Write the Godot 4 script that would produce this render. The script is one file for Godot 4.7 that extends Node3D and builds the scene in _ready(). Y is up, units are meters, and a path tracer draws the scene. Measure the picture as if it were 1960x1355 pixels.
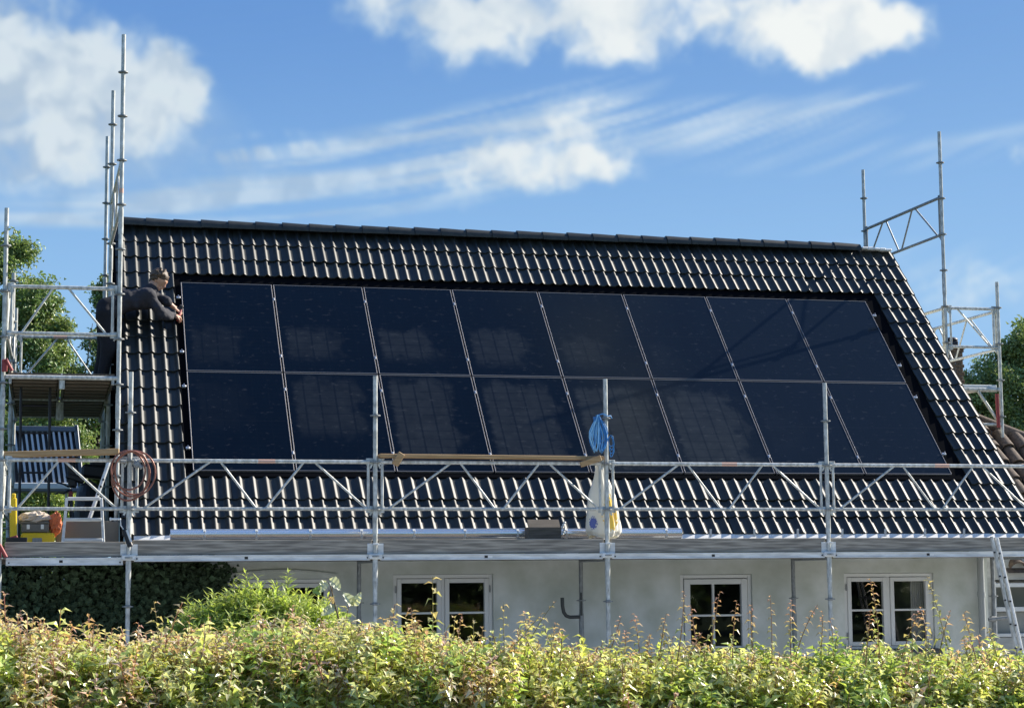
extends Node3D

# ---------------------------------------------------------------- mesh builder
class MB:
	var v := PackedVector3Array()
	var n := PackedVector3Array()
	var c := PackedColorArray()
	var uv := PackedVector2Array()
	var idx := PackedInt32Array()
	var col := Color.WHITE

	func tri_n(a: Vector3, b: Vector3, d: Vector3, na: Vector3, nb: Vector3, nd: Vector3) -> void:
		var i := v.size()
		v.append(a); v.append(b); v.append(d)
		n.append(na); n.append(nb); n.append(nd)
		c.append(col); c.append(col); c.append(col)
		uv.append(Vector2.ZERO); uv.append(Vector2.ZERO); uv.append(Vector2.ZERO)
		if (b - a).cross(d - a).dot(na + nb + nd) > 0.0:
			idx.append(i); idx.append(i + 2); idx.append(i + 1)
		else:
			idx.append(i); idx.append(i + 1); idx.append(i + 2)

	func tri(a: Vector3, b: Vector3, d: Vector3, out := Vector3.ZERO) -> void:
		var f := (b - a).cross(d - a).normalized()
		if out != Vector3.ZERO and f.dot(out) < 0.0:
			f = -f
		tri_n(a, b, d, f, f, f)

	func quad(a: Vector3, b: Vector3, d: Vector3, e: Vector3, out := Vector3.ZERO) -> void:
		var f := (b - a).cross(d - a).normalized()
		if out != Vector3.ZERO and f.dot(out) < 0.0:
			f = -f
		quad_n(a, b, d, e, f, f, f, f)

	func quad_n(a: Vector3, b: Vector3, d: Vector3, e: Vector3, na: Vector3, nb: Vector3, nd: Vector3, ne: Vector3) -> void:
		var i := v.size()
		v.append(a); v.append(b); v.append(d); v.append(e)
		n.append(na); n.append(nb); n.append(nd); n.append(ne)
		for k in 4:
			c.append(col)
		uv.append(Vector2(0, 0)); uv.append(Vector2(1, 0)); uv.append(Vector2(1, 1)); uv.append(Vector2(0, 1))
		var ccw := (b - a).cross(d - a).dot(na + nb + nd + ne) > 0.0
		for k in ([0, 2, 1, 0, 3, 2] if ccw else [0, 1, 2, 0, 2, 3]):
			idx.append(i + k)

	func box(at: Vector3, size: Vector3, bas := Basis(), bevel := 0.0) -> void:
		var h := size / 2.0
		if bevel <= 0.0:
			for ax in 3:
				for s in [-1.0, 1.0]:
					var o := Vector3.ZERO; o[ax] = s * h[ax]
					var p := Vector3.ZERO; p[(ax + 1) % 3] = h[(ax + 1) % 3]
					var q := Vector3.ZERO; q[(ax + 2) % 3] = h[(ax + 2) % 3]
					quad(at + bas * (o - p - q), at + bas * (o + p - q), at + bas * (o + p + q), at + bas * (o - p + q), bas * o)
			return
		var b := minf(bevel, minf(h.x, minf(h.y, h.z)) * 0.9)
		var pt := func(s: Vector3, ax: int) -> Vector3:
			var r := Vector3(s.x * (h.x - b), s.y * (h.y - b), s.z * (h.z - b))
			r[ax] = s[ax] * h[ax]
			return at + bas * r
		for ax in 3:
			var a1 := (ax + 1) % 3
			var a2 := (ax + 2) % 3
			for s in [-1.0, 1.0]:
				var pts := []
				for k in [[-1.0, -1.0], [1.0, -1.0], [1.0, 1.0], [-1.0, 1.0]]:
					var sg := Vector3.ZERO; sg[ax] = s; sg[a1] = k[0]; sg[a2] = k[1]
					pts.append(pt.call(sg, ax))
				var o := Vector3.ZERO; o[ax] = s
				quad(pts[0], pts[1], pts[2], pts[3], bas * o)
			for s1 in [-1.0, 1.0]:
				for s2 in [-1.0, 1.0]:
					var sa := Vector3.ZERO; sa[ax] = -1.0; sa[a1] = s1; sa[a2] = s2
					var sb := sa; sb[ax] = 1.0
					var o := Vector3.ZERO; o[a1] = s1; o[a2] = s2
					quad(pt.call(sa, a1), pt.call(sb, a1), pt.call(sb, a2), pt.call(sa, a2), bas * o)
		for sx in [-1.0, 1.0]:
			for sy in [-1.0, 1.0]:
				for sz in [-1.0, 1.0]:
					var s := Vector3(sx, sy, sz)
					tri(pt.call(s, 0), pt.call(s, 1), pt.call(s, 2), bas * s)

	func span(lo: Vector3, hi: Vector3, bevel := 0.0) -> void:
		box((lo + hi) / 2.0, (hi - lo).abs(), Basis(), bevel)

	func frame_of(d: Vector3) -> Basis:
		var up := Vector3.UP if absf(d.y) < 0.95 else Vector3.RIGHT
		var x := up.cross(d).normalized()
		return Basis(x, d.cross(x).normalized(), d)

	func tube(a: Vector3, b: Vector3, r0: float, r1 := -1.0, k := 10, caps := true) -> void:
		if r1 < 0.0: r1 = r0
		var d := (b - a).normalized()
		var f := frame_of(d)
		for i in k:
			var t0 := TAU * i / k
			var t1 := TAU * (i + 1) / k
			var e0 := f.x * cos(t0) + f.y * sin(t0)
			var e1 := f.x * cos(t1) + f.y * sin(t1)
			quad_n(a + e0 * r0, a + e1 * r0, b + e1 * r1, b + e0 * r1, e0, e1, e1, e0)
			if caps:
				tri(a, a + e0 * r0, a + e1 * r0, -d)
				tri(b, b + e0 * r1, b + e1 * r1, d)

	func path(p: PackedVector3Array, r: PackedFloat32Array, k := 7) -> void:
		var rings := []
		var f := frame_of((p[1] - p[0]).normalized())
		for i in p.size():
			var d := (p[mini(i + 1, p.size() - 1)] - p[maxi(i - 1, 0)]).normalized()
			var x := (f.x - d * f.x.dot(d)).normalized()
			f = Basis(x, d.cross(x).normalized(), d)
			var ring := []
			for j in k:
				ring.append(f.x * cos(TAU * j / k) + f.y * sin(TAU * j / k))
			rings.append(ring)
		for i in p.size() - 1:
			var ra: float = r[mini(i, r.size() - 1)]
			var rb: float = r[mini(i + 1, r.size() - 1)]
			for j in k:
				var e0: Vector3 = rings[i][j]
				var e1: Vector3 = rings[i][(j + 1) % k]
				var g0: Vector3 = rings[i + 1][j]
				var g1: Vector3 = rings[i + 1][(j + 1) % k]
				quad_n(p[i] + e0 * ra, p[i] + e1 * ra, p[i + 1] + g1 * rb, p[i + 1] + g0 * rb, e0, e1, g1, g0)

	func ball(at: Vector3, rad: Vector3, k := 10, m := 7, bas := Basis()) -> void:
		for j in m:
			for i in k:
				var q := []
				var w := []
				for e in [[i, j], [i + 1, j], [i + 1, j + 1], [i, j + 1]]:
					var th: float = PI * e[1] / m
					var ph: float = TAU * e[0] / k
					var s := Vector3(sin(th) * cos(ph), cos(th), sin(th) * sin(ph))
					q.append(at + bas * (s * rad))
					w.append((bas * (s / rad)).normalized())
				quad_n(q[0], q[1], q[2], q[3], w[0], w[1], w[2], w[3])

	func mesh() -> ArrayMesh:
		var a := []
		a.resize(Mesh.ARRAY_MAX)
		a[Mesh.ARRAY_VERTEX] = v
		a[Mesh.ARRAY_NORMAL] = n
		a[Mesh.ARRAY_COLOR] = c
		a[Mesh.ARRAY_TEX_UV] = uv
		a[Mesh.ARRAY_INDEX] = idx
		var m := ArrayMesh.new()
		m.add_surface_from_arrays(Mesh.PRIMITIVE_TRIANGLES, a)
		return m


# ---------------------------------------------------------------- nodes
var taken := {}
var M := {}
var rng := RandomNumberGenerator.new()

func numbered(called: String) -> String:
	var k: int = taken.get(called, 0)
	taken[called] = k + 1
	return called if k == 0 else "%s_%03d" % [called, k]

func tag(o: Node, label := "", category := "", group := "", kind := "") -> Node:
	if label: o.set_meta("label", label)
	if category: o.set_meta("category", category)
	if group: o.set_meta("group", group)
	if kind: o.set_meta("kind", kind)
	return o

func thing(called: String, at: Vector3, label: String, category: String, group := "") -> Node3D:
	var o := Node3D.new()
	o.name = numbered(called)
	o.position = at
	add_child(o)
	tag(o, label, category, group)
	return o

func part(called: String, b: MB, m: Material, under: Node3D) -> MeshInstance3D:
	# shapes are written in world metres; a part hangs under its thing at minus the thing's base
	var o := MeshInstance3D.new()
	o.name = called
	o.mesh = b.mesh()
	o.material_override = m
	if under.get_parent() == self:
		o.position = -under.position
	under.add_child(o, true)
	return o

func placed(called: String, mesh: Mesh, m: Material, under: Node3D, t: Transform3D) -> MeshInstance3D:
	var o := MeshInstance3D.new()
	o.name = called
	o.mesh = mesh
	o.material_override = m
	o.transform = t
	if under.get_parent() == self:
		o.position -= under.position
	under.add_child(o, true)
	return o

func struct(called: String, b: MB, m: Material) -> MeshInstance3D:
	var o := MeshInstance3D.new()
	o.name = called
	o.mesh = b.mesh()
	o.material_override = m
	add_child(o, true)
	o.set_meta("kind", "structure")
	return o

func swarm(called: String, mesh: Mesh, m: Material, under: Node3D, where: Array, colors: Array) -> MultiMeshInstance3D:
	var mm := MultiMesh.new()
	mm.transform_format = MultiMesh.TRANSFORM_3D
	mm.use_colors = true
	mm.mesh = mesh
	mm.instance_count = where.size()
	for i in where.size():
		mm.set_instance_transform(i, where[i])
		mm.set_instance_color(i, colors[i])
	var o := MultiMeshInstance3D.new()
	o.name = called
	o.multimesh = mm
	o.material_override = m
	if under.get_parent() == self:
		o.position = -under.position
	under.add_child(o, true)
	o.set_meta("kind", "stuff")
	return o

# ---------------------------------------------------------------- materials
func lin(r: float, g: float, b: float, a := 1.0) -> Color:
	return Color(r, g, b, a).linear_to_srgb()

func noise_tex(freq: float, lo: Color, hi: Color, seed_: int, oct := 4, size := 256, mid = null) -> NoiseTexture2D:
	var f := FastNoiseLite.new()
	f.seed = seed_
	f.noise_type = FastNoiseLite.TYPE_SIMPLEX_SMOOTH
	f.frequency = freq
	f.fractal_octaves = oct
	var t := NoiseTexture2D.new()
	t.width = size
	t.height = size
	t.seamless = true
	t.noise = f
	var g := Gradient.new()
	g.set_color(0, lo)
	g.set_color(1, hi)
	if mid != null:
		g.add_point(0.5, mid)
	t.color_ramp = g
	return t

func mat(name_: String, color: Color, rough: float, metal := 0.0, spec := 0.5) -> StandardMaterial3D:
	var m := StandardMaterial3D.new()
	m.resource_name = name_
	m.albedo_color = color
	m.roughness = rough
	m.metallic = metal
	m.metallic_specular = spec
	return m

func tex(m: StandardMaterial3D, t: Texture2D, scale: Vector3, world := true) -> StandardMaterial3D:
	m.albedo_texture = t
	m.uv1_triplanar = true
	m.uv1_world_triplanar = world
	m.uv1_scale = scale
	return m

func relief(m: StandardMaterial3D, t: Texture2D, cm: float) -> void:
	m.heightmap_enabled = true
	m.heightmap_texture = t
	m.heightmap_scale = cm

func leaf_mat(name_: String, back: float, rough := 0.45, spec := 0.5) -> StandardMaterial3D:
	var m := mat(name_, Color.WHITE, rough, 0.0, spec)
	m.vertex_color_use_as_albedo = true
	m.backlight_enabled = true
	m.backlight = Color(back, back, back * 0.55).linear_to_srgb()
	m.cull_mode = BaseMaterial3D.CULL_DISABLED
	return m

func make_materials() -> void:
	var grey := func(a: float) -> Color: return Color(a, a, a)
	M.galv = tex(mat("galvanised_steel", lin(0.82, 0.84, 0.81), 0.42, 0.1), noise_tex(0.03, Color(0.60, 0.60, 0.58), grey.call(1.0), 3, 5), Vector3(2.3, 0.9, 2.3))
	M.galv_dull = tex(mat("dull_galvanised_steel", lin(0.38, 0.40, 0.40), 0.55, 0.3), noise_tex(0.03, grey.call(0.7), grey.call(1.0), 5), Vector3(3, 1.5, 3))
	M.alu = tex(mat("aluminium_profile", lin(0.86, 0.88, 0.86), 0.5, 0.0), noise_tex(0.02, grey.call(0.8), grey.call(1.0), 7), Vector3(0.6, 3, 3))
	M.polished = mat("polished_steel", lin(0.90, 0.90, 0.90), 0.18, 0.8)
	M.red = mat("red_paint", lin(0.30, 0.05, 0.05), 0.55)
	M.red_mark = mat("faded_red_paint", lin(0.62, 0.40, 0.31), 0.6)
	M.toe_wood = tex(mat("weathered_toe_board", lin(0.50, 0.455, 0.38), 0.8), noise_tex(0.02, grey.call(0.55), grey.call(1.0), 11, 5), Vector3(0.35, 6, 6))
	M.deck_wood = tex(mat("weathered_deck", lin(0.17, 0.14, 0.11), 0.8), noise_tex(0.02, grey.call(0.55), grey.call(1.0), 13, 5), Vector3(5, 5, 0.4))
	M.pine = tex(mat("pine_board", lin(0.52, 0.36, 0.19), 0.65), noise_tex(0.02, Color(0.8, 0.74, 0.66), Color(1, 1, 1), 17, 5), Vector3(0.4, 9, 9))
	M.board = tex(mat("brown_board", lin(0.20, 0.17, 0.135), 0.8), noise_tex(0.02, grey.call(0.7), grey.call(1.0), 19, 5), Vector3(0.5, 5, 5))
	M.tile_a = tex(mat("black_glazed_tile", lin(0.032, 0.036, 0.031), 0.48, 0.0, 0.5), noise_tex(0.02, grey.call(0.62), grey.call(1.0), 23, 5), Vector3(1.3, 1.3, 1.3))
	M.tile_b = tex(mat("black_glazed_tile_worn", lin(0.042, 0.046, 0.039), 0.53, 0.0, 0.5), noise_tex(0.02, grey.call(0.6), grey.call(1.0), 29, 5), Vector3(1.7, 1.7, 1.7))
	M.tile_c = tex(mat("black_glazed_tile_dark", lin(0.025, 0.029, 0.026), 0.45, 0.0, 0.5), noise_tex(0.02, grey.call(0.65), grey.call(1.0), 31, 5), Vector3(1.1, 1.1, 1.1))
	M.flash = mat("black_flashing", lin(0.006, 0.0065, 0.008), 0.8, 0.0, 0.03)
	M.frame = mat("glint_grey_panel_frame", lin(0.20, 0.195, 0.20), 0.38, 0.4)  # black frames painted grey, so the edges show as sun glints
	M.clamp = mat("bright_clamp", lin(0.7, 0.7, 0.7), 0.3, 0.8)
	M.wall = tex(mat("lime_render", lin(0.74, 0.755, 0.715), 0.9, 0.0, 0.2), noise_tex(0.012, Color(0.83, 0.84, 0.80), Color(1, 1, 1), 37, 6), Vector3(0.5, 0.5, 0.5))
	relief(M.wall, noise_tex(0.05, grey.call(0.0), grey.call(1.0), 41, 4), 0.5)
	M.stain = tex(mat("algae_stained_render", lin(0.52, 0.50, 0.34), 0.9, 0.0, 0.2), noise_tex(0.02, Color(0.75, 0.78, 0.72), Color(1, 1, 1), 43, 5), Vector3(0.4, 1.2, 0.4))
	M.frame_paint = mat("white_window_paint", lin(0.70, 0.70, 0.67), 0.45)
	M.white_paint = mat("white_metal_strip", lin(0.80, 0.80, 0.77), 0.5)
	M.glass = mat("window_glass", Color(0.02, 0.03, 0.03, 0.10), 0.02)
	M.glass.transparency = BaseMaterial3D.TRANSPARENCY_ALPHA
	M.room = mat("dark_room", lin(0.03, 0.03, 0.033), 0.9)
	M.curtain = mat("pale_curtain", lin(0.4, 0.4, 0.38), 0.9)
	M.slate = mat("dark_sill", lin(0.07, 0.075, 0.08), 0.6)
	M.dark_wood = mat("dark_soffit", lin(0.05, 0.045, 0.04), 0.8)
	M.pipe_grey = mat("grey_plastic_pipe", lin(0.38, 0.40, 0.39), 0.5)
	M.pipe_dark = mat("dark_rubber_pipe", lin(0.05, 0.055, 0.05), 0.5)
	M.black = mat("black_plastic", lin(0.012, 0.012, 0.014), 0.5)
	M.charcoal = mat("charcoal_steel", lin(0.03, 0.032, 0.04), 0.5, 0.3)
	M.yellow = mat("yellow_plastic", lin(0.75, 0.52, 0.01), 0.4)
	M.case_grey = mat("grey_case", lin(0.16, 0.15, 0.13), 0.6)
	M.cloth = mat("pale_crumpled_sheet", lin(0.55, 0.47, 0.38), 0.8)
	M.orange = mat("orange_cloth", lin(0.62, 0.16, 0.06), 0.7)
	M.copper = mat("red_brown_hose", lin(0.27, 0.11, 0.075), 0.35, 0.2)
	M.rope = mat("blue_rope", lin(0.05, 0.26, 0.60), 0.45)
	M.rope_pale = mat("pale_blue_rope", lin(0.30, 0.62, 0.88), 0.45)
	M.bag = mat("white_plastic_bag", lin(0.80, 0.78, 0.70), 0.4)
	M.bag.backlight_enabled = true
	M.bag.backlight = Color(0.55, 0.55, 0.5)
	M.bag_yellow = mat("yellow_print", lin(0.82, 0.56, 0.08), 0.45)
	M.bag_blue = mat("blue_print", lin(0.12, 0.15, 0.40), 0.45)
	M.skin = mat("skin", lin(0.52, 0.30, 0.20), 0.5)
	M.skin.subsurf_scatter_enabled = true
	M.skin.subsurf_scatter_strength = 0.15
	M.sweater = tex(mat("charcoal_sweater", lin(0.036, 0.037, 0.050), 0.85), noise_tex(0.08, grey.call(0.7), grey.call(1.0), 47), Vector3(3, 3, 3))
	relief(M.sweater, noise_tex(0.010, grey.call(0.0), grey.call(1.0), 48, 2), 2.0)
	M.trousers = tex(mat("dark_work_trousers", lin(0.012, 0.013, 0.018), 0.9), noise_tex(0.05, grey.call(0.7), grey.call(1.0), 53), Vector3(3, 3, 3))
	M.hair = tex(mat("brown_hair", lin(0.16, 0.102, 0.06), 0.6), noise_tex(0.08, grey.call(0.4), grey.call(1.0), 59), Vector3(12, 5, 12))
	M.shoe = mat("dark_shoe", lin(0.02, 0.018, 0.016), 0.7)
	M.brick = tex(mat("old_brick", lin(0.24, 0.16, 0.10), 0.9), noise_tex(0.04, Color(0.7, 0.68, 0.66), Color(1, 1, 1), 61, 5), Vector3(1.5, 1.5, 1.5))
	M.mortar = mat("mortar", lin(0.33, 0.31, 0.28), 0.9)
	M.old_tile = tex(mat("lichened_clay_tile", lin(0.23, 0.18, 0.15), 0.9), noise_tex(0.05, Color(0.5, 0.5, 0.5), Color(1.0, 0.97, 0.92), 67, 6), Vector3(1.5, 1.5, 1.5))
	M.siding = tex(mat("painted_siding", lin(0.52, 0.52, 0.48), 0.7), noise_tex(0.02, grey.call(0.85), grey.call(1.0), 71), Vector3(0.5, 2, 0.5))
	M.bark = tex(mat("bark", lin(0.10, 0.08, 0.06), 0.9), noise_tex(0.04, grey.call(0.55), grey.call(1.0), 73, 5), Vector3(3, 0.7, 3))
	M.grass = tex(mat("grass_ground", lin(0.06, 0.10, 0.025), 0.95), noise_tex(0.03, Color(0.6, 0.62, 0.5), Color(1, 1, 0.9), 79, 6), Vector3(0.3, 0.3, 0.3))
	M.bounce_paving = tex(mat("pale_bounce_paving", lin(0.50, 0.495, 0.475), 0.9), noise_tex(0.03, grey.call(0.8), grey.call(1.0), 83, 5), Vector3(0.5, 0.5, 0.5))
	M.tube_white = mat("white_glass_tube", lin(0.62, 0.64, 0.66), 0.25)
	M.rack_grey = mat("grey_rack_frame", lin(0.14, 0.15, 0.16), 0.5, 0.3)
	M.tarp = mat("dark_tarpaulin", lin(0.014, 0.016, 0.02), 0.55)
	M.hedge_leaf = leaf_mat("hedge_leaf", 0.95, 0.32, 0.55)
	M.lance_leaf = leaf_mat("lance_leaf", 0.95, 0.4, 0.5)
	M.big_leaf = leaf_mat("felted_leaf", 0.7, 0.7, 0.4)
	M.tree_leaf = leaf_mat("tree_leaf", 0.55, 0.42, 0.5)
	M.ivy_leaf = leaf_mat("ivy_leaf", 0.2, 0.6, 0.25)
	M.twig = mat("green_brown_twig", lin(0.12, 0.09, 0.05), 0.8)
	M.shoot = leaf_mat("young_shoot", 0.9, 0.4, 0.5)
	# each panel's own glass: the film of dust and dried wet lies differently on each
	M.cells = []
	var film_sheen := [
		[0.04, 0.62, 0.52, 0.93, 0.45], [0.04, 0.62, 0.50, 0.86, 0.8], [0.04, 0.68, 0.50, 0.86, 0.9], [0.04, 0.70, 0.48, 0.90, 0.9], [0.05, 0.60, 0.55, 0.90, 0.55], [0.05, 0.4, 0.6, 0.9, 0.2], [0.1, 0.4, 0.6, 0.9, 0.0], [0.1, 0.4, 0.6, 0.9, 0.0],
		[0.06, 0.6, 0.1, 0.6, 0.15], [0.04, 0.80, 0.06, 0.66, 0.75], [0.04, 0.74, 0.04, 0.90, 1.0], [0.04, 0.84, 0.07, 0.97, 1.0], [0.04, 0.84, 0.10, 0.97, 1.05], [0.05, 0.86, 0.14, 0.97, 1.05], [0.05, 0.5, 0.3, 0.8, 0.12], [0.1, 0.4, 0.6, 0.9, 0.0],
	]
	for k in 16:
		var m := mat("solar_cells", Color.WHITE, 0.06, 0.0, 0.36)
		(film_sheen[k] as Array).append([0.0, 0.05, 0.1, 0.2, 0.4, 0.75, 1.0, 1.0][k % 8])  # last entry: even lift painting in the paler sky mirrored towards the right
		m.albedo_texture = cell_texture(100 + k, film_sheen[k])
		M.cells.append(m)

func cell_texture(seed_: int, film_sheen: Array) -> ImageTexture:
	var w := 192
	var h := 288
	var im := Image.create(w, h, false, Image.FORMAT_RGB8)
	var f := FastNoiseLite.new()
	f.seed = seed_
	f.frequency = 0.018
	f.fractal_octaves = 4
	var g := FastNoiseLite.new()
	g.seed = seed_ + 50
	g.frequency = 0.07
	g.fractal_octaves = 3
	for y in h:
		for x in w:
			var u := (x + 0.5) / w
			var v := (y + 0.5) / h
			var a := f.get_noise_2d(x, y)
			var b := g.get_noise_2d(x * 0.5, y)
			var k := 1.0 + 0.25 * a
			var edge := 0.05 + 0.05 * a
			var mask := soft(film_sheen[0], film_sheen[0] + 0.07, u + 0.03 * b) * (1.0 - soft(film_sheen[1] - 0.14, film_sheen[1] + 0.08, u + 0.22 * a)) * soft(film_sheen[2] - edge, film_sheen[2] + 0.07, v + 0.05 * a) * (1.0 - soft(film_sheen[3] - 0.12, film_sheen[3] + 0.05, v + 0.20 * b * a))
			mask *= film_sheen[4] * clampf(0.86 + 0.32 * a + 0.16 * b, 0.3, 1.1)
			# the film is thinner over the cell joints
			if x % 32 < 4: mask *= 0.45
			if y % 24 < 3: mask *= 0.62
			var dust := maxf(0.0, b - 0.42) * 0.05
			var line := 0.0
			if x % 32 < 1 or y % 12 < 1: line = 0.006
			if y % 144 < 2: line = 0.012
			var c := Color(0.0008 * k + line * 0.3 + dust + film_sheen[5] * 0.006, 0.0020 * k + line * 0.3 + dust + film_sheen[5] * 0.008, 0.0045 * k + line * 0.3 + dust + film_sheen[5] * 0.011)
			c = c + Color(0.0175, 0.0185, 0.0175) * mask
			im.set_pixel(x, y, Color(c.r, c.g, c.b).linear_to_srgb())
	var r := RandomNumberGenerator.new()
	r.seed = seed_
	for k in 5:  # bird marks and smears on the glass
		var px := r.randf_range(15, w - 15)
		var py := r.randf_range(15, h - 15)
		for q in r.randi_range(3, 14):
			var sx := int(px + r.randfn() * 6.0)
			var sy := int(py + r.randfn() * 3.5)
			if sx > 0 and sx < w and sy > 0 and sy < h:
				im.set_pixel(sx, sy, im.get_pixel(sx, sy).lerp(Color(0.45, 0.46, 0.48), r.randf_range(0.15, 0.7)))
	return ImageTexture.create_from_image(im)

# ---------------------------------------------------------------- sky
const EYE := Vector3(-1.6042, 1.7966, 24.2505)
var cl_a := FastNoiseLite.new()
var cl_b := FastNoiseLite.new()
var cl_c := FastNoiseLite.new()

func soft(lo: float, hi: float, x: float) -> float:
	var t := clampf((x - lo) / (hi - lo), 0.0, 1.0)
	return t * t * (3.0 - 2.0 * t)

func blob(x: float, y: float, b: Array) -> float:
	var dx: float = (x - b[0]) / b[2]
	var dy: float = (y - b[1]) / b[3]
	return b[4] * maxf(0.0, 1.0 - (dx * dx + dy * dy))

const HEAPS := [
	[20, 110, 210, 150, 1.1], [210, 175, 200, 120, 1.2], [330, 185, 100, 95, 1.0], [100, 260, 280, 120, 0.85], [-120, 140, 200, 190, 1.0], [110, 325, 300, 90, 0.6], [390, 270, 70, 60, 0.4],
	[1550, 60, 210, 105, 1.2], [1640, 85, 150, 75, 1.1], [1745, 85, 85, 50, 0.75], [1590, 135, 85, 45, 0.9], [1290, 50, 270, 85, 0.9], [1010, 45, 110, 95, 0.85], [860, 70, 110, 90, 0.75], [750, 15, 130, 80, 0.8], [930, 60, 120, 80, 0.6], [1180, 70, 160, 80, 0.8], [1000, 0, 340, 75, 0.75],
	[1040, 300, 220, 80, 0.72], [1140, 325, 125, 42, 0.75], [920, 330, 190, 70, 0.5], [1090, 225, 120, 60, 0.42], [1975, 325, 50, 30, 0.7], [1870, 590, 170, 60, 0.35], [1790, 540, 130, 30, 0.25],
]

func sky_color(dir: Vector3, fine: bool) -> Color:
	var el := asin(clampf(dir.y, -1.0, 1.0))
	var az := wrapf(atan2(dir.x, -dir.z) - deg_to_rad(13.6136), -PI, PI)
	var x := az * 3710.0 + 980.0
	var y := 1105.0 - el * 3710.0   # hundredths of a degree, roughly, counted down from 17 degrees up
	var deg := rad_to_deg(el)
	# clear air: pale at the horizon, deeper blue towards the zenith
	var h := clampf(deg / 90.0, 0.0, 1.0)
	var low := Color(0.575, 0.745, 0.905)
	var mid := Color(0.385, 0.565, 0.805)
	var top := Color(0.205, 0.385, 0.70)
	var c := low.lerp(mid, soft(0.0, 1.0, clampf((deg - 6.0) / 12.5, 0.0, 1.0))) if deg < 18.5 else mid.lerp(top, soft(18.5, 80.0, deg))
	if deg < 6.0:
		c = Color(0.70, 0.82, 0.93).lerp(low, clampf(deg / 6.0, 0.0, 1.0))
	if deg <= 0.0:
		return Color(0.30, 0.33, 0.26)
	# a little paler towards the sun's side
	c = c.lerp(Color(0.60, 0.755, 0.92), clampf(az * 0.55 + 0.10, 0.0, 0.32))
	var white := 0.0
	var shade := 0.0
	var near := soft(-900.0, -200.0, x) * (1.0 - soft(2160.0, 2900.0, x)) * soft(-700.0, -120.0, y)
	if fine or near > 0.0:
		var wx := x + 26.0 * cl_b.get_noise_2d(x * 0.9, y * 0.9)
		var wy := y + 26.0 * cl_b.get_noise_2d(x * 0.9 + 500.0, y * 0.9)
		var d := 0.0
		for b in HEAPS:
			d += blob(wx, wy, b)
		var n := cl_a.get_noise_2d(wx, wy * 1.15)
		var e := d + n * 0.75 * minf(1.0, d * 2.2)
		e = d * 0.80 + (n * 0.78 + 0.20 * cl_b.get_noise_2d(wx * 2.3, wy * 2.3) + 0.10 * cl_b.get_noise_2d(wx * 6.0, wy * 6.0)) * minf(1.0, d * 2.2)
		var heap := soft(-0.10, 1.30, e)
		# streaks: fibres that fan out and curl up to the right
		var xx := maxf(0.0, x - 250.0)
		var q := y + 0.035 * x + 0.000115 * xx * xx
		var s := cl_c.get_noise_2d(x * 0.13, q * 1.7)
		var s2 := cl_c.get_noise_2d(x * 0.10 + 700.0, q * 3.0 + 0.02 * x)
		var env := blob(x, q, [760, 385, 520, 100, 1.25]) + blob(x, q, [420, 415, 520, 52, 1.0]) + blob(x, q, [980, 330, 330, 60, 0.9]) + blob(x, y, [1330, 250, 420, 62, 0.8]) + blob(x, y, [1700, 320, 500, 40, 0.3]) + blob(x, y, [1700, 560, 420, 90, 0.3]) + blob(x, q, [120, 430, 380, 26, 0.7])
		# short hooks that rise out of the band
		var hook := cl_c.get_noise_2d((x - (y - 320.0) * 0.45) * 1.7, y * 0.30 + 300.0)
		env += blob(x, y, [530, 308, 200, 60, 0.85]) * soft(-0.45, 0.55, hook)
		var wisp := clampf(env, 0.0, 1.0) * soft(-0.38, 0.50, s * 0.66 + s2 * 0.60 + 0.08) * 0.95
		# thin veil under the left bank
		wisp = maxf(wisp, 0.62 * clampf(blob(x, y, [110, 265, 380, 150, 1.3]), 0.0, 1.0) * (0.8 + 0.3 * n))
		var k := clampf((x - 1000.0) / 780.0, 0.0, 1.25)
		var arc := 303.0 - 62.0 * k - 50.0 * k * k
		var lw := exp(-pow((y - arc - s2 * 7.0) / (7.0 + 10.0 * (1.0 - minf(k, 1.0))), 2.0)) * soft(980, 1250, x) * (1.0 - soft(1700, 1800, x)) * (0.42 + 0.25 * s)
		var k2 := clampf((x - 1150.0) / 500.0, 0.0, 1.2)
		var arc2 := 268.0 - 40.0 * k2 - 30.0 * k2 * k2
		var lw2 := exp(-pow((y - arc2 - s2 * 9.0) / 10.0, 2.0)) * soft(1080, 1300, x) * (1.0 - soft(1570, 1680, x)) * (0.34 + 0.3 * s)
		var arc3 := 322.0 - 0.13 * (x - 1680.0)
		var lw3 := exp(-pow((y - arc3) / 11.0, 2.0)) * soft(1640, 1860, x) * 0.36
		var lw4 := exp(-pow((y - (352.0 - 0.085 * (x - 430.0) + 8.0 * s2)) / 9.0, 2.0)) * soft(380, 560, x) * (1.0 - soft(820, 1000, x)) * 0.42
		var arc5 := 415.0 - 0.055 * x
		var lw5 := exp(-pow((y - arc5 - 10.0 * s2) / 13.0, 2.0)) * (1.0 - soft(260, 520, x)) * 0.28
		wisp = 1.0 - (1.0 - wisp) * (1.0 - lw) * (1.0 - lw2) * (1.0 - lw3) * (1.0 - lw4) * (1.0 - lw5)
		white = (1.0 - (1.0 - heap * 0.97) * (1.0 - wisp * 0.72)) * near
		shade = clampf(0.5 - n * 1.6 + 0.8 * cl_b.get_noise_2d(wx + 90.0, wy + 40.0), 0.0, 1.0) * near
	if near < 1.0:
		# the same kind of scattered cloud over the rest of the sky
		var q := Vector3(dir.x, 0.0, dir.z) / (dir.y + 0.28) * 420.0
		var n2 := cl_a.get_noise_2d(q.x, q.z) + 0.35 * cl_b.get_noise_2d(q.x * 2.0, q.z * 2.0)
		white = maxf(white, soft(0.12, 0.55, n2) * 0.75 * (1.0 - near))
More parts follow.
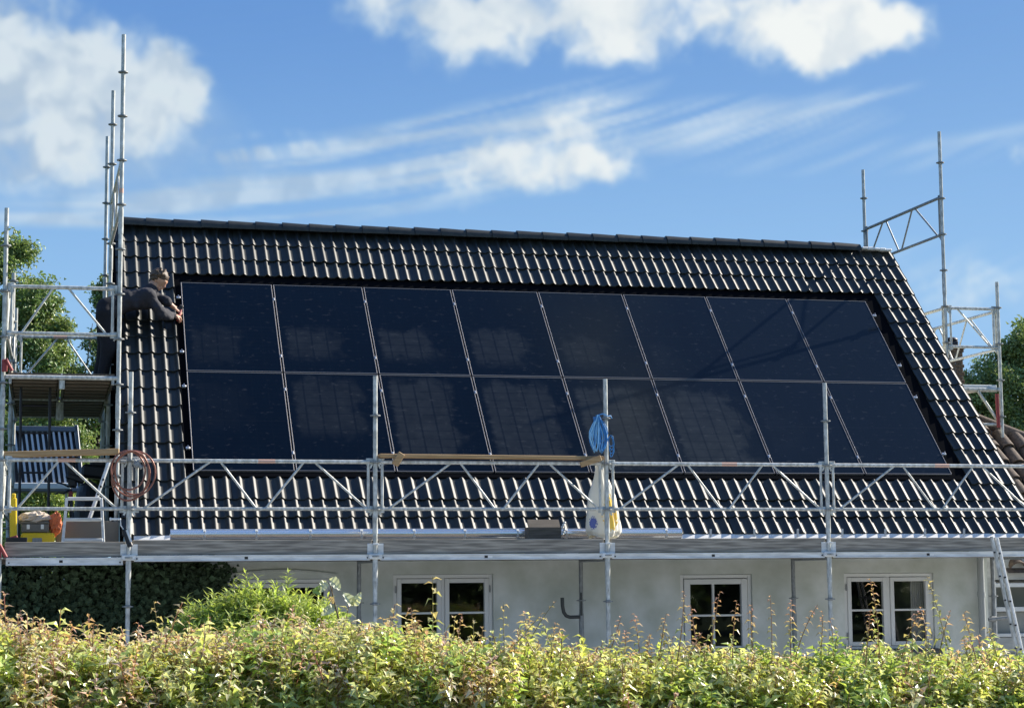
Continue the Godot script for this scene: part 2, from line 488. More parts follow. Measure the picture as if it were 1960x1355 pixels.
	var bright := Color(0.82, 0.865, 0.895).lerp(Color(0.93, 0.94, 0.93), soft(500.0, 1500.0, x))
	var grey := Color(0.69, 0.76, 0.83)
	return c.lerp(bright.lerp(grey, clampf(shade, 0.0, 1.0) * (1.0 - 0.65 * soft(500.0, 1300.0, x))), clampf(white, 0.0, 1.0))

func sky_dir(u: float, t: float) -> Vector3:
	var ph := u * TAU
	var th := t * PI
	return Vector3(sin(ph) * sin(th), cos(th), -cos(ph) * sin(th))

func make_sky() -> ImageTexture:
	cl_a.seed = 5; cl_a.frequency = 0.0052; cl_a.fractal_octaves = 6; cl_a.fractal_gain = 0.52
	cl_b.seed = 9; cl_b.frequency = 0.011; cl_b.fractal_octaves = 4
	cl_c.seed = 14; cl_c.frequency = 0.012; cl_c.fractal_octaves = 4
	var W := 4096
	var H := 2048
	var im := Image.create(512, 256, false, Image.FORMAT_RGB8)
	for j in 256:
		for i in 512:
			im.set_pixel(i, j, sky_color(sky_dir((i + 0.5) / 512.0, (j + 0.5) / 256.0), false))
	im.resize(W, H, Image.INTERPOLATE_CUBIC)
	# finer detail for the part of the sky that lies to the north
	for j in range(790, 1024):
		for k in range(-80, 385):
			var i := posmod(k, W)
			im.set_pixel(i, j, sky_color(sky_dir((i + 0.5) / W, (j + 0.5) / H), true))
	return ImageTexture.create_from_image(im)

# ---------------------------------------------------------------- start
func _ready() -> void:
	rng.seed = 20240611
	var cam := Camera3D.new()
	cam.name = "camera"
	cam.fov = 20.6973
	cam.near = 0.1
	cam.far = 900.0
	cam.transform = Transform3D(Basis(Vector3(0.972086, -0.007736, 0.234498), Vector3(-0.019397, 0.993385, 0.113179), Vector3(-0.233822, -0.114569, 0.965506)).orthonormalized(), EYE)
	add_child(cam)
	cam.current = true
	var env := Environment.new()
	env.background_mode = Environment.BG_SKY
	var pano := PanoramaSkyMaterial.new()
	pano.panorama = make_sky()
	pano.energy_multiplier = 0.52
	var sky := Sky.new()
	sky.sky_material = pano
	env.sky = sky
	env.tonemap_mode = Environment.TONE_MAPPER_LINEAR
	env.tonemap_exposure = 2.1
	env.sdfgi_enabled = true
	env.ssao_enabled = true
	env.ssil_enabled = true
	var we := WorldEnvironment.new()
	we.name = "world"
	we.environment = env
	add_child(we)
	var sun := DirectionalLight3D.new()
	sun.name = "sun"
	sun.light_energy = 1.6
	sun.light_color = Color(1.0, 0.965, 0.91)
	sun.light_angular_distance = 0.5
	sun.shadow_enabled = true
	add_child(sun)
	sun.look_at_from_position(Vector3.ZERO, -Vector3(0.81, 0.545, -0.215), Vector3.UP)
	make_materials()
	var g := MB.new()
	g.quad(Vector3(-400, 0, -400), Vector3(400, 0, -400), Vector3(400, 0, 400), Vector3(-400, 0, 400), Vector3.UP)
	struct("ground", g, M.grass)
	var pv := MB.new()
	pv.quad(Vector3(-6, 0.004, 2.46), Vector3(16, 0.004, 2.46), Vector3(16, 0.004, 13.0), Vector3(-6, 0.004, 13.0), Vector3.UP)
	struct("bounce_paving", pv, M.bounce_paving)  # unseen pale paving, added to bounce sunlight onto the shaded front
	house()
	solar_panels()
	front_scaffold()
	left_scaffold()
	right_scaffold()
	extension()
	loose_things()
	worker()
	plants()

# ---------------------------------------------------------------- house
const PITCH := 0.798343
var RX := Vector3(1, 0, 0)
var RV := Vector3(0, -sin(PITCH), cos(PITCH))   # down the slope
var RN := Vector3(0, cos(PITCH), sin(PITCH))    # out of the roof
func roof_at(u: float, v: float, n := 0.0) -> Vector3:
	return Vector3(0, 5.5, 0) + RX * u + RV * v + RN * n

func tile_mesh(width: float, length: float) -> ArrayMesh:
	# x across, y out, z down the slope; a double-roll tile with a thick front lip
	var b := MB.new()
	var k := int(round(width / 0.3 * 20.0))
	var prof := func(x: float) -> float:
		return 0.030 * pow(0.5 + 0.5 * cos(TAU * (x - 0.09) / 0.15), 3.3)
	var sl := func(x: float) -> Vector3:
		var d: float = (prof.call(x + 0.001) - prof.call(x - 0.001)) / 0.002
		return Vector3(-d, 1, 0).normalized()
	var lift := 0.030
	for i in k:
		var x0 := width * i / k
		var x1 := width * (i + 1) / k
		var n0: Vector3 = sl.call(x0)
		var n1: Vector3 = sl.call(x1)
		var y0: float = prof.call(x0)
		var y1: float = prof.call(x1)
		var nose0 := (n0 + Vector3(0, 0, 0.9)).normalized()
		var nose1 := (n1 + Vector3(0, 0, 0.9)).normalized()
		b.quad_n(Vector3(x0, y0, 0), Vector3(x1, y1, 0), Vector3(x1, y1 + lift, length - 0.008), Vector3(x0, y0 + lift, length - 0.008), n0, n1, n1, n0)
		b.quad_n(Vector3(x0, y0 + lift, length - 0.008), Vector3(x1, y1 + lift, length - 0.008), Vector3(x1, y1 + lift - 0.006, length), Vector3(x0, y0 + lift - 0.006, length), n0, n1, nose1, nose0)
		b.quad(Vector3(x0, y0 + lift - 0.006, length), Vector3(x1, y1 + lift - 0.006, length), Vector3(x1, y1 + lift - 0.024, length - 0.002), Vector3(x0, y0 + lift - 0.024, length - 0.002), Vector3(0, 0, 1))
	for s in [0.0, width]:
		var yy: float = prof.call(s)
		b.quad(Vector3(s, yy - 0.018, 0), Vector3(s, yy, 0), Vector3(s, yy + lift, length), Vector3(s, yy + lift - 0.024, length), Vector3(-1 if s == 0.0 else 1, 0, 0))
	return b.mesh()

func house() -> void:
	var h := thing("house", Vector3(4.5, 0, 0), "white rendered house with black tiled roof under renovation behind the scaffolding", "house")
	# walls: front wall built round its openings
	var w := MB.new()
	var zf := 2.45
	var zb := 2.15
	var ops := [[0.385, 1.582, 0.92, 1.80], [2.267, 3.433, 0.93, 1.84], [5.687, 6.584, 0.0, 1.815], [7.753, 8.918, 0.90, 1.815]]
	var x := -0.62
	for o in ops:
		w.span(Vector3(x, 0, zb), Vector3(o[0], 2.32, zf))
		w.span(Vector3(o[0], o[3], zb), Vector3(o[1], 2.32, zf))
		if o[2] > 0.0:
			w.span(Vector3(o[0], 0, zb), Vector3(o[1], o[2], zf))
		x = o[1]
	w.span(Vector3(x, 0, zb), Vector3(9.63, 2.32, zf))
	# gables and back wall
	for gx in [-0.62, 9.33]:
		w.span(Vector3(gx, 0, -4.1), Vector3(gx + 0.3, 2.32, zb))
		for s in [gx, gx + 0.3]:
			w.tri(Vector3(s, 2.32, zf), Vector3(s, 2.32, -4.1), Vector3(s, 6.15, -0.81), Vector3(-1 if s == gx else 1, 0, 0))
	w.span(Vector3(-0.62, 0, -4.4), Vector3(9.63, 2.32, -4.1))
	part("wall", w, M.wall, h)
	# algae band high on the wall under the eaves
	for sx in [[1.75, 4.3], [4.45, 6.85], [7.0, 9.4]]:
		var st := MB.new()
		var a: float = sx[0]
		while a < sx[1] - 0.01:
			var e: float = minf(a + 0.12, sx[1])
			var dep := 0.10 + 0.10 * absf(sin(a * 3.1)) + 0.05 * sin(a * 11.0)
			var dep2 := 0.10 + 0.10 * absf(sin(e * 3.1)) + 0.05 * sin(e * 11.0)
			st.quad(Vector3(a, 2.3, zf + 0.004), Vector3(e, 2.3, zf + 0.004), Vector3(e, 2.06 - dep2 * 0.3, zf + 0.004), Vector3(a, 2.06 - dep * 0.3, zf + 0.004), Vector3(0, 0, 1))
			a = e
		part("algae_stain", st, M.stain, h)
	# shallow arch over the first window
	var ar := MB.new()
	for i in 16:
		var a0 := 0.36 + 1.25 * i / 16.0
		var a1 := 0.36 + 1.25 * (i + 1) / 16.0
		var y0 := 1.845 + 0.05 * sin(PI * i / 16.0)
		var y1 := 1.845 + 0.05 * sin(PI * (i + 1) / 16.0)
		var mid := Vector3((a0 + a1) / 2, (y0 + y1) / 2, zf + 0.012)
		ar.box(mid, Vector3(0.082, 0.022, 0.022), Basis(Vector3(0, 0, 1), atan2(y1 - y0, a1 - a0)))
	part("arch_moulding", ar, M.wall, h)
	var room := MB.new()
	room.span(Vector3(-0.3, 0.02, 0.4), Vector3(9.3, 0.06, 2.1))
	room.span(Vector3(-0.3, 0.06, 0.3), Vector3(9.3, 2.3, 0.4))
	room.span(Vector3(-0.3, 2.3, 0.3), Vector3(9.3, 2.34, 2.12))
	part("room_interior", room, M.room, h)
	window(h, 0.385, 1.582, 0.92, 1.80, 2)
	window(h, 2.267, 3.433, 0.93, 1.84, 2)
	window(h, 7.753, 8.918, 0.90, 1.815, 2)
	glazed_door(h)
	# curtain in the right window
	var cu := MB.new()
	for i in 6:
		cu.tube(Vector3(8.72 + 0.028 * i, 0.98, 2.24), Vector3(8.72 + 0.028 * i, 1.72, 2.24), 0.018, 0.016, 8)
	part("curtain", cu, M.curtain, h)
	# roof
	var rf := MB.new()
	rf.quad(roof_at(-0.74, -1.17, -0.05), roof_at(10.0, -1.17, -0.05), roof_at(10.0, 4.44, -0.05), roof_at(-0.74, 4.44, -0.05), RN)
	rf.quad(roof_at(-0.74, -1.17, -0.09), roof_at(10.0, -1.17, -0.09), roof_at(10.0, 4.44, -0.09), roof_at(-0.74, 4.44, -0.09), -RN)
	rf.quad(roof_at(-0.74, 4.44, -0.05), roof_at(10.0, 4.44, -0.05), roof_at(10.0, 4.44, -0.09), roof_at(-0.74, 4.44, -0.09), RV)
	var ridge := roof_at(0, -1.17, -0.05)
	var back := func(u: float, v: float, n: float) -> Vector3:
		return Vector3(u, ridge.y, ridge.z) + Vector3(0, -sin(PITCH), -cos(PITCH)) * v + Vector3(0, cos(PITCH), -sin(PITCH)) * n
	for nn in [0.03, -0.05]:
		rf.quad(back.call(-0.78, 0.0, nn), back.call(10.02, 0.0, nn), back.call(10.02, 5.6, nn), back.call(-0.78, 5.6, nn), Vector3(0, 1, -1) * (1 if nn > 0 else -1))
	var roof := part("roof", rf, M.flash, h)
	var vb := MB.new()
	for s in [[-0.80, -0.765], [10.005, 10.035]]:
		vb.box((roof_at((s[0] + s[1]) / 2, 1.66, -0.085)), Vector3(s[1] - s[0], 0.11, 5.66), Basis(RX, RN, RV))
		vb.box(back.call((s[0] + s[1]) / 2, 2.8, -0.04), Vector3(s[1] - s[0], 0.14, 5.6), Basis(RX, Vector3(0, cos(PITCH), -sin(PITCH)), Vector3(0, -sin(PITCH), -cos(PITCH))))
	part("verge_board", vb, M.flash, h)
	# tiles one by one
	var long_tile := tile_mesh(0.3, 0.405)
	var short_tile := tile_mesh(0.3, 0.37)
	var half_tile := tile_mesh(0.105, 0.405)
	var mats := [M.tile_a, M.tile_b, M.tile_c, M.tile_a]
	var rows := [-0.83, -0.50, -0.175, 0.14, 0.465, 0.79, 1.11, 1.42, 1.745, 2.065, 2.38, 2.70, 3.015, 3.33, 3.645, 3.935, 4.225, 4.50]
	for r in rows.size():
		var low: float = rows[r]
		var full := r < 3 or r > 14
		for k in 36:
			var left := 10.02 - 0.3 * (36 - k)
			var piece := short_tile if r > 14 else long_tile
			var len := 0.37 if r > 14 else 0.405
			if not full and left > -0.25 and left < 9.40:
				if k != 2: continue
				piece = half_tile
			var jit := Vector3(rng.randfn() * 0.0015, rng.randfn() * 0.0012, rng.randfn() * 0.003)
			var bas := Basis(RX, RN, RV) * Basis(Vector3(1, 0, 0), rng.randfn() * 0.004) * Basis(Vector3(0, 1, 0), rng.randfn() * 0.004)
			placed("roof_tile", piece, mats[rng.randi() % 4], roof, Transform3D(bas, roof_at(left, low - len, -0.03) + jit))
	# ridge: overlapping half-round caps, each a step above the next
	var cap := MB.new()
	for i in 12:
		var t0 := PI * 1.06 * i / 12.0 - 0.09
		var t1 := PI * 1.06 * (i + 1) / 12.0 - 0.09
		var e0 := Vector3(0, sin(t0), cos(t0))
		var e1 := Vector3(0, sin(t1), cos(t1))
		cap.quad_n(e0 * 0.112, e1 * 0.112, e1 * 0.095 + Vector3(0.40, 0, 0), e0 * 0.095 + Vector3(0.40, 0, 0), e0, e1, e1, e0)
		cap.quad(e0 * 0.112, e1 * 0.112, e1 * 0.09, e0 * 0.09, Vector3(-1, 0, 0))
		cap.quad(e0 * 0.095 + Vector3(0.40, 0, 0), e1 * 0.095 + Vector3(0.40, 0, 0), e1 * 0.078 + Vector3(0.40, 0, 0), e0 * 0.078 + Vector3(0.40, 0, 0), Vector3(1, 0, 0))
	var cap_mesh := cap.mesh()
	for k in 29:
		placed("ridge_tile", cap_mesh, mats[(k * 7) % 3], roof, Transform3D(Basis(Vector3(0, 0, 1), rng.randfn() * 0.004), Vector3(-0.74 + 0.352 * k, 6.335 + rng.randfn() * 0.002, -0.815)))
	var tape := MB.new()
	for k in 5:
		tape.box(Vector3(9.58 + 0.09 * k, 6.365 - 0.004 * k, -0.80), Vector3(0.094, 0.035 + 0.01 * (k % 2), 0.13), Basis(Vector3(0, 0, 1), 0.05 * sin(k * 2.0)), 0.012)
	part("ridge_tape", tape, M.white_paint, h)
	# black sheet the panels sit in
	var fl := MB.new()
	fl.quad(roof_at(-0.10, -0.20, -0.034), roof_at(9.42, -0.20, -0.034), roof_at(9.42, 3.62, -0.034), roof_at(-0.10, 3.62, -0.034), RN)
	for u in [[-0.085, -0.06]]:
		fl.box(roof_at((u[0] + u[1]) / 2, 1.75, -0.012), Vector3(u[1] - u[0], 0.04, 3.6), Basis(RX, RN, RV))
	fl.box(roof_at(4.65, 3.53, -0.022), Vector3(9.4, 0.02, 0.06), Basis(RX, RN, RV))
	part("flashing", fl, M.flash, h)
	# mounting clips along both sides of the array
	for v in [0.32, 1.38, 2.02, 3.10]:
		for u in [-0.03, 9.255]:
			var cb := MB.new()
			cb.box(roof_at(u, v, -0.01), Vector3(0.05, 0.03, 0.035), Basis(RX, RN, RV), 0.004)
			cb.tube(roof_at(u, v, 0.0), roof_at(u, v, 0.03), 0.007)
			part("mounting_clip", cb, M.clamp, h)
	# eaves: soffit, white drip strip, gutter in two lengths, brackets
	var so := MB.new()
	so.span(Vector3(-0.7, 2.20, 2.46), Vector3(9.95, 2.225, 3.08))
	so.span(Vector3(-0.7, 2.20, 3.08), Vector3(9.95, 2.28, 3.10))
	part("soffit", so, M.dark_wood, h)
	var dr := MB.new()
	dr.quad(Vector3(-0.66, 2.272, 3.135), Vector3(9.95, 2.272, 3.135), Vector3(9.95, 2.215, 3.19), Vector3(-0.66, 2.215, 3.19), Vector3(0, 1, 1))
	dr.quad(Vector3(-0.66, 2.27, 3.133), Vector3(9.95, 2.27, 3.133), Vector3(9.95, 2.213, 3.187), Vector3(-0.66, 2.213, 3.187), Vector3(0, -1, -1))
	part("drip_strip", dr, M.white_paint, h)
	for s in [[-0.285, 3.61], [4.0, 5.435]]:
		var gt := MB.new()
		for i in 14:
			var t0 := PI * 0.95 + PI * 1.37 * i / 14.0
			var t1 := PI * 0.95 + PI * 1.37 * (i + 1) / 14.0
			var e0 := Vector3(0, sin(t0), cos(t0))
			var e1 := Vector3(0, sin(t1), cos(t1))
			var cc := Vector3(0, 2.279, 3.255)
			for q in [[0.058, 1.0], [0.056, -1.0]]:
				gt.quad_n(cc + e0 * q[0] + RX * s[0], cc + e1 * q[0] + RX * s[0], cc + e1 * q[0] + RX * s[1], cc + e0 * q[0] + RX * s[1], e0 * q[1], e1 * q[1], e1 * q[1], e0 * q[1])
		gt.tube(Vector3(s[0], 2.329, 3.284), Vector3(s[1], 2.329, 3.284), 0.006, 0.009, 8)
		part("gutter", gt, M.polished, h)
	for u in [0.075, 0.63, 1.21, 1.77, 2.35, 2.92, 3.52, 4.08, 4.65, 5.25, 5.80, 6.33, 6.86, 7.41, 7.95, 8.45, 8.95]:
		var br := MB.new()
		if u < 5.4:
			var prev := Vector3.ZERO
			for i in 9:
				var t := PI * 1.1 + PI * 1.22 * i / 8.0
				var p := Vector3(u, 2.279 + sin(t) * 0.062, 3.255 + cos(t) * 0.062)
				if i > 0:
					br.box((p + prev) / 2, Vector3(0.028, 0.005, p.distance_to(prev) + 0.003), br.frame_of((p - prev).normalized()))
				prev = p
		else:
			br.box(Vector3(u, 2.285, 3.235), Vector3(0.026, 0.085, 0.006), Basis(RX, 0.1))
			br.box(Vector3(u, 2.24, 3.215), Vector3(0.026, 0.006, 0.05))
		part("gutter_bracket", br, M.alu, h)
	# downpipe with its collars
	var dp := MB.new()
	dp.tube(Vector3(9.51, 0.1, 2.52), Vector3(9.51, 2.02, 2.52), 0.042, 0.042, 12)
	dp.tube(Vector3(9.51, 1.52, 2.52), Vector3(9.51, 1.58, 2.52), 0.049, 0.049, 12)
	part("downpipe", dp, M.pipe_grey, h)

func window(h: Node3D, x0: float, x1: float, y0: float, y1: float, leaves: int) -> void:
	var zc := 2.40
	var f := MB.new()
	var t := 0.045
	f.span(Vector3(x0 + 0.02, y1 - t, zc - 0.05), Vector3(x1 - 0.02, y1 - 0.003, zc + 0.02), 0.004)
	f.span(Vector3(x0 + 0.02, y0 + 0.003, zc - 0.05), Vector3(x1 - 0.02, y0 + t, zc + 0.02), 0.004)
	for s in [x0 + 0.003, x1 - t - 0.003]:
		f.span(Vector3(s, y0 + 0.003, zc - 0.052), Vector3(s + t, y1 - 0.003, zc + 0.022), 0.004)
	var mid := (x0 + x1) / 2
	f.span(Vector3(mid - 0.02, y0 + t, zc - 0.05), Vector3(mid + 0.02, y1 - t, zc + 0.018), 0.004)
	var win := part("window", f, M.frame_paint, h)
	for k in leaves:
		var a := x0 + t + 0.005 if k == 0 else mid + 0.022
		var b := mid - 0.022 if k == 0 else x1 - t - 0.005
		var s := MB.new()
		var q := 0.05
		var lo := y0 + t + 0.004
		var hi := y1 - t - 0.004
		var my := lo + (hi - lo) * 0.52
		s.span(Vector3(a, lo, zc - 0.03), Vector3(a + q, hi, zc + 0.032), 0.004)
		s.span(Vector3(b - q, lo, zc - 0.03), Vector3(b, hi, zc + 0.032), 0.004)
		s.span(Vector3(a + q, hi - q, zc - 0.03), Vector3(b - q, hi, zc + 0.03), 0.004)
		s.span(Vector3(a + q, lo, zc - 0.03), Vector3(b - q, lo + q, zc + 0.03), 0.004)
		s.span(Vector3(a + q, my - 0.012, zc - 0.02), Vector3(b - q, my + 0.012, zc + 0.026), 0.003)
		part("sash", s, M.frame_paint, win)
		for pn in [[lo + q, my - 0.012], [my + 0.012, hi - q]]:
			var p := MB.new()
			p.quad(Vector3(a + q, pn[0], zc + 0.004), Vector3(b - q, pn[0], zc + 0.004), Vector3(b - q, pn[1], zc + 0.004), Vector3(a + q, pn[1], zc + 0.004), Vector3(0, 0, 1))
			part("pane", p, M.glass, win)
		for yy in [lo + 0.12, hi - 0.12]:
			var hg := MB.new()
			var hx := x0 + 0.035 if k == 0 else x1 - 0.035
			hg.tube(Vector3(hx, yy - 0.04, zc + 0.03), Vector3(hx, yy + 0.04, zc + 0.03), 0.008)
			part("hinge", hg, M.galv_dull, win)
	var si := MB.new()
	si.box(Vector3(mid, y0 - 0.022, 2.49), Vector3(x1 - x0 + 0.08, 0.05, 0.16), Basis(RX, 0.14), 0.006)
	part("sill", si, M.slate, win)

func glazed_door(h: Node3D) -> void:
	var x0 := 5.687
	var x1 := 6.584
	var zc := 2.40
	var f := MB.new()
	for s in [x0 + 0.003, x1 - 0.045 - 0.003]:
		f.span(Vector3(s, 0.05, zc - 0.05), Vector3(s + 0.045, 1.812, zc + 0.02), 0.004)
	f.span(Vector3(x0 + 0.05, 1.77, zc - 0.05), Vector3(x1 - 0.05, 1.811, zc + 0.018), 0.004)
	var d := part("door", f, M.frame_paint, h)
	var s := MB.new()
	var a := x0 + 0.055
	var b := x1 - 0.055
	s.span(Vector3(a, 0.08, zc - 0.03), Vector3(a + 0.075, 1.762, zc + 0.032), 0.004)
	s.span(Vector3(b - 0.075, 0.08, zc - 0.03), Vector3(b, 1.762, zc + 0.032), 0.004)
	s.span(Vector3(a + 0.075, 1.70, zc - 0.03), Vector3(b - 0.075, 1.762, zc + 0.03), 0.004)
	s.span(Vector3(a + 0.075, 0.08, zc - 0.03), Vector3(b - 0.075, 0.34, zc + 0.03), 0.004)
	var mid := (a + b) / 2 - 0.03
	s.span(Vector3(mid - 0.012, 0.34, zc - 0.02), Vector3(mid + 0.012, 1.70, zc + 0.026), 0.003)
	for yy in [1.335, 0.965, 0.62]:
		s.span(Vector3(a + 0.075, yy - 0.012, zc - 0.021), Vector3(b - 0.075, yy + 0.012, zc + 0.024), 0.003)
	part("sash", s, M.frame_paint, d)
	var ys := [0.34, 0.62, 0.965, 1.335, 1.70]
	for k in 4:
		for xx in [[a + 0.075, mid - 0.012], [mid + 0.012, b - 0.075]]:
			var p := MB.new()
			p.quad(Vector3(xx[0], ys[k], zc + 0.004), Vector3(xx[1], ys[k], zc + 0.004), Vector3(xx[1], ys[k + 1], zc + 0.004), Vector3(xx[0], ys[k + 1], zc + 0.004), Vector3(0, 0, 1))
			part("pane", p, M.glass, d)
	var hd := MB.new()
	hd.tube(Vector3(b - 0.035, 0.95, zc + 0.03), Vector3(b - 0.035, 0.95, zc + 0.08), 0.01)
	hd.tube(Vector3(b - 0.035, 0.95, zc + 0.08), Vector3(b - 0.15, 0.95, zc + 0.08), 0.009)
	part("door_handle", hd, M.galv_dull, d)

# ---------------------------------------------------------------- solar panels
func solar_panels() -> void:
	var ordinal := ["leftmost", "second from left", "third from left", "fourth from left", "fifth from left", "third from right", "second from right", "rightmost"]
	var bas := Basis(RX, RN, RV)
	for r in 2:
		for k in 8:
			var u0 := 1.154 * k + 0.010
			var u1 := 1.154 * (k + 1) - 0.010
			var v0 := 1.742 * r + 0.010
			var v1 := 1.742 * (r + 1) - 0.010
			var row: String = "upper" if r == 0 else "lower"
			var label := "black solar panel, %s in the %s row on the tiled roof" % [ordinal[k], row]
			if r == 0 and k == 0: label = "black solar panel at top left, its edge held by the worker"
			if r == 0 and k == 7: label = "black solar panel at the upper right corner of the array"
			var t := thing("solar_panel", roof_at(u0, v1, -0.03), label, "solar panel", "solar panels on the roof")
			var f := MB.new()
			var wd := 0.010
			f.box(roof_at(u0 + wd / 2, (v0 + v1) / 2, -0.014), Vector3(wd, 0.032, v1 - v0), bas, 0.002)
			f.box(roof_at(u1 - wd / 2, (v0 + v1) / 2, -0.014), Vector3(wd, 0.032, v1 - v0), bas, 0.002)
			f.box(roof_at((u0 + u1) / 2, v0 + wd / 2, -0.0145), Vector3(u1 - u0 - 2 * wd, 0.031, wd), bas, 0.002)
			f.box(roof_at((u0 + u1) / 2, v1 - wd / 2, -0.0145), Vector3(u1 - u0 - 2 * wd, 0.031, wd), bas, 0.002)
			part("frame", f, M.frame, t)
			# glass with the slight sag that a framed pane has
			var gl := MB.new()
			var nx := 10
			var ny := 14
			var su := rng.randf_range(0.0012, 0.0026)
			var hgt := func(a: float, b: float) -> float: return -0.0045 - su * 16.0 * a * (1.0 - a) * b * (1.0 - b) * 0.5
			var nor := func(a: float, b: float) -> Vector3:
				var da: float = (hgt.call(a + 0.01, b) - hgt.call(a - 0.01, b)) / (0.02 * (u1 - u0))
				var db: float = (hgt.call(a, b + 0.01) - hgt.call(a, b - 0.01)) / (0.02 * (v1 - v0))
				return (RN - RX * da - RV * db).normalized()
			for j in ny:
				for i in nx:
					var q := []
					var w := []
					for e in [[i, j], [i + 1, j], [i + 1, j + 1], [i, j + 1]]:
						var a: float = float(e[0]) / nx
						var b: float = float(e[1]) / ny
						q.append(roof_at(lerpf(u0 + wd, u1 - wd, a), lerpf(v0 + wd, v1 - wd, b), hgt.call(a, b)))
						w.append(nor.call(a, b))
					var at := gl.uv.size()
					gl.quad_n(q[0], q[1], q[2], q[3], w[0], w[1], w[2], w[3])
					var z := 0
					for e in [[i, j], [i + 1, j], [i + 1, j + 1], [i, j + 1]]:
						gl.uv[at + z] = Vector2(float(e[0]) / nx, float(e[1]) / ny)
						z += 1
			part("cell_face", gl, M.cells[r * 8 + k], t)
			if k < 7:
				for v in [0.30, 1.42]:
					var cl := MB.new()
					cl.box(roof_at(u1 + 0.010, v0 + v, -0.006), Vector3(0.018, 0.022, 0.05), bas, 0.003)
					cl.tube(roof_at(u1 + 0.010, v0 + v, 0.004), roof_at(u1 + 0.010, v0 + v, 0.012), 0.007, 0.007, 6)
					part("mid_clamp", cl, M.clamp, t)

# ---------------------------------------------------------------- scaffolding
func standard(t: Node3D, x: float, z: float, y0: float, y1: float, ring0: float, splices := [], m: Material = null) -> MeshInstance3D:
	var mm: Material = m if m else M.galv
	var b := MB.new()
	b.tube(Vector3(x, y0, z), Vector3(x, y1, z), 0.0242, 0.0242, 14)
	for s in splices:
		b.tube(Vector3(x, s, z), Vector3(x, s + 0.28, z), 0.0285, 0.0285, 14)
	if y0 < 0.1:
		b.tube(Vector3(x, 0.0, z), Vector3(x, 0.012, z), 0.09, 0.09, 12)
		b.tube(Vector3(x, 0.012, z), Vector3(x, 0.30, z), 0.019, 0.019, 8)
	var o := part("standard", b, mm, t)
	var y := ring0
	while y < y1 - 0.05:
		if y > y0 + 0.2:
			var r := MB.new()
			r.tube(Vector3(x, y - 0.006, z), Vector3(x, y + 0.006, z), 0.056, 0.056, 12)
			r.tube(Vector3(x, y - 0.016, z), Vector3(x, y + 0.016, z), 0.029, 0.029, 10)
			part("rosette", r, M.galv_dull if m == null else mm, o)
		y += 0.5
	return o

func guard(t: Node3D, a: Vector3, b: Vector3, h: float, knots: Array, m: Material = null, marks := []) -> MeshInstance3D:
	# a and b: lower rail ends on the standards; knots: [fraction, 0 bottom / 1 top] zigzag of the braces
	var mm: Material = m if m else M.galv
	var d := (b - a).normalized()
	var up := Vector3(0, h, 0)
	var inset := 0.075
	var g := MB.new()
	g.tube(a + d * 0.03, b - d * 0.03, 0.0195, 0.0195, 10)
	g.tube(a + up + d * 0.06, b + up - d * 0.06, 0.0215, 0.0215, 10)
	for p in [a + d * inset, b - d * inset]:
		g.tube(p, p + up, 0.0155, 0.0155, 8)
	var o := part("guard_rail", g, mm, t)
	for e in [[a, 1.0], [b, -1.0]]:
		var p: Vector3 = e[0]
		var s: float = e[1]
		var br := MB.new()
		for yy in [0.0, h]:
			br.box(p + d * s * 0.062 + Vector3(0, yy + (0.005 if yy > 0.0 else -0.005), 0), Vector3(0.012 if absf(d.z) > 0.5 else 0.075, 0.072, 0.075 if absf(d.z) > 0.5 else 0.012), Basis(), 0.004)
			br.box(p + d * s * 0.045 + Vector3(0, yy - 0.045, 0), Vector3(0.02, 0.05, 0.02), Basis(d.cross(Vector3.UP).normalized(), s * 0.5), 0.003)
		part("rail_hook", br, mm, o)
	for k in knots.size() - 1:
		if knots[k][1] == knots[k + 1][1]: continue
		var p: Vector3 = a.lerp(b, knots[k][0]) + up * knots[k][1]
		var q: Vector3 = a.lerp(b, knots[k + 1][0]) + up * knots[k + 1][1]
		var z := MB.new()
		z.tube(p, q, 0.0125, 0.0125, 8)
		part("brace", z, mm, o)
	for f in marks:
		var k := MB.new()
		var p := a.lerp(b, f) + up
		k.tube(p - d * 0.09, p + d * 0.09, 0.0222, 0.0222, 10, false)
		part("paint_mark", k, M.red_mark, o)
	return o

const W_BRACE := [[0.055, 0.0], [0.325, 1.0], [0.36, 1.0], [0.51, 0.0], [0.545, 0.0], [0.705, 1.0], [0.745, 1.0], [0.965, 0.0]]

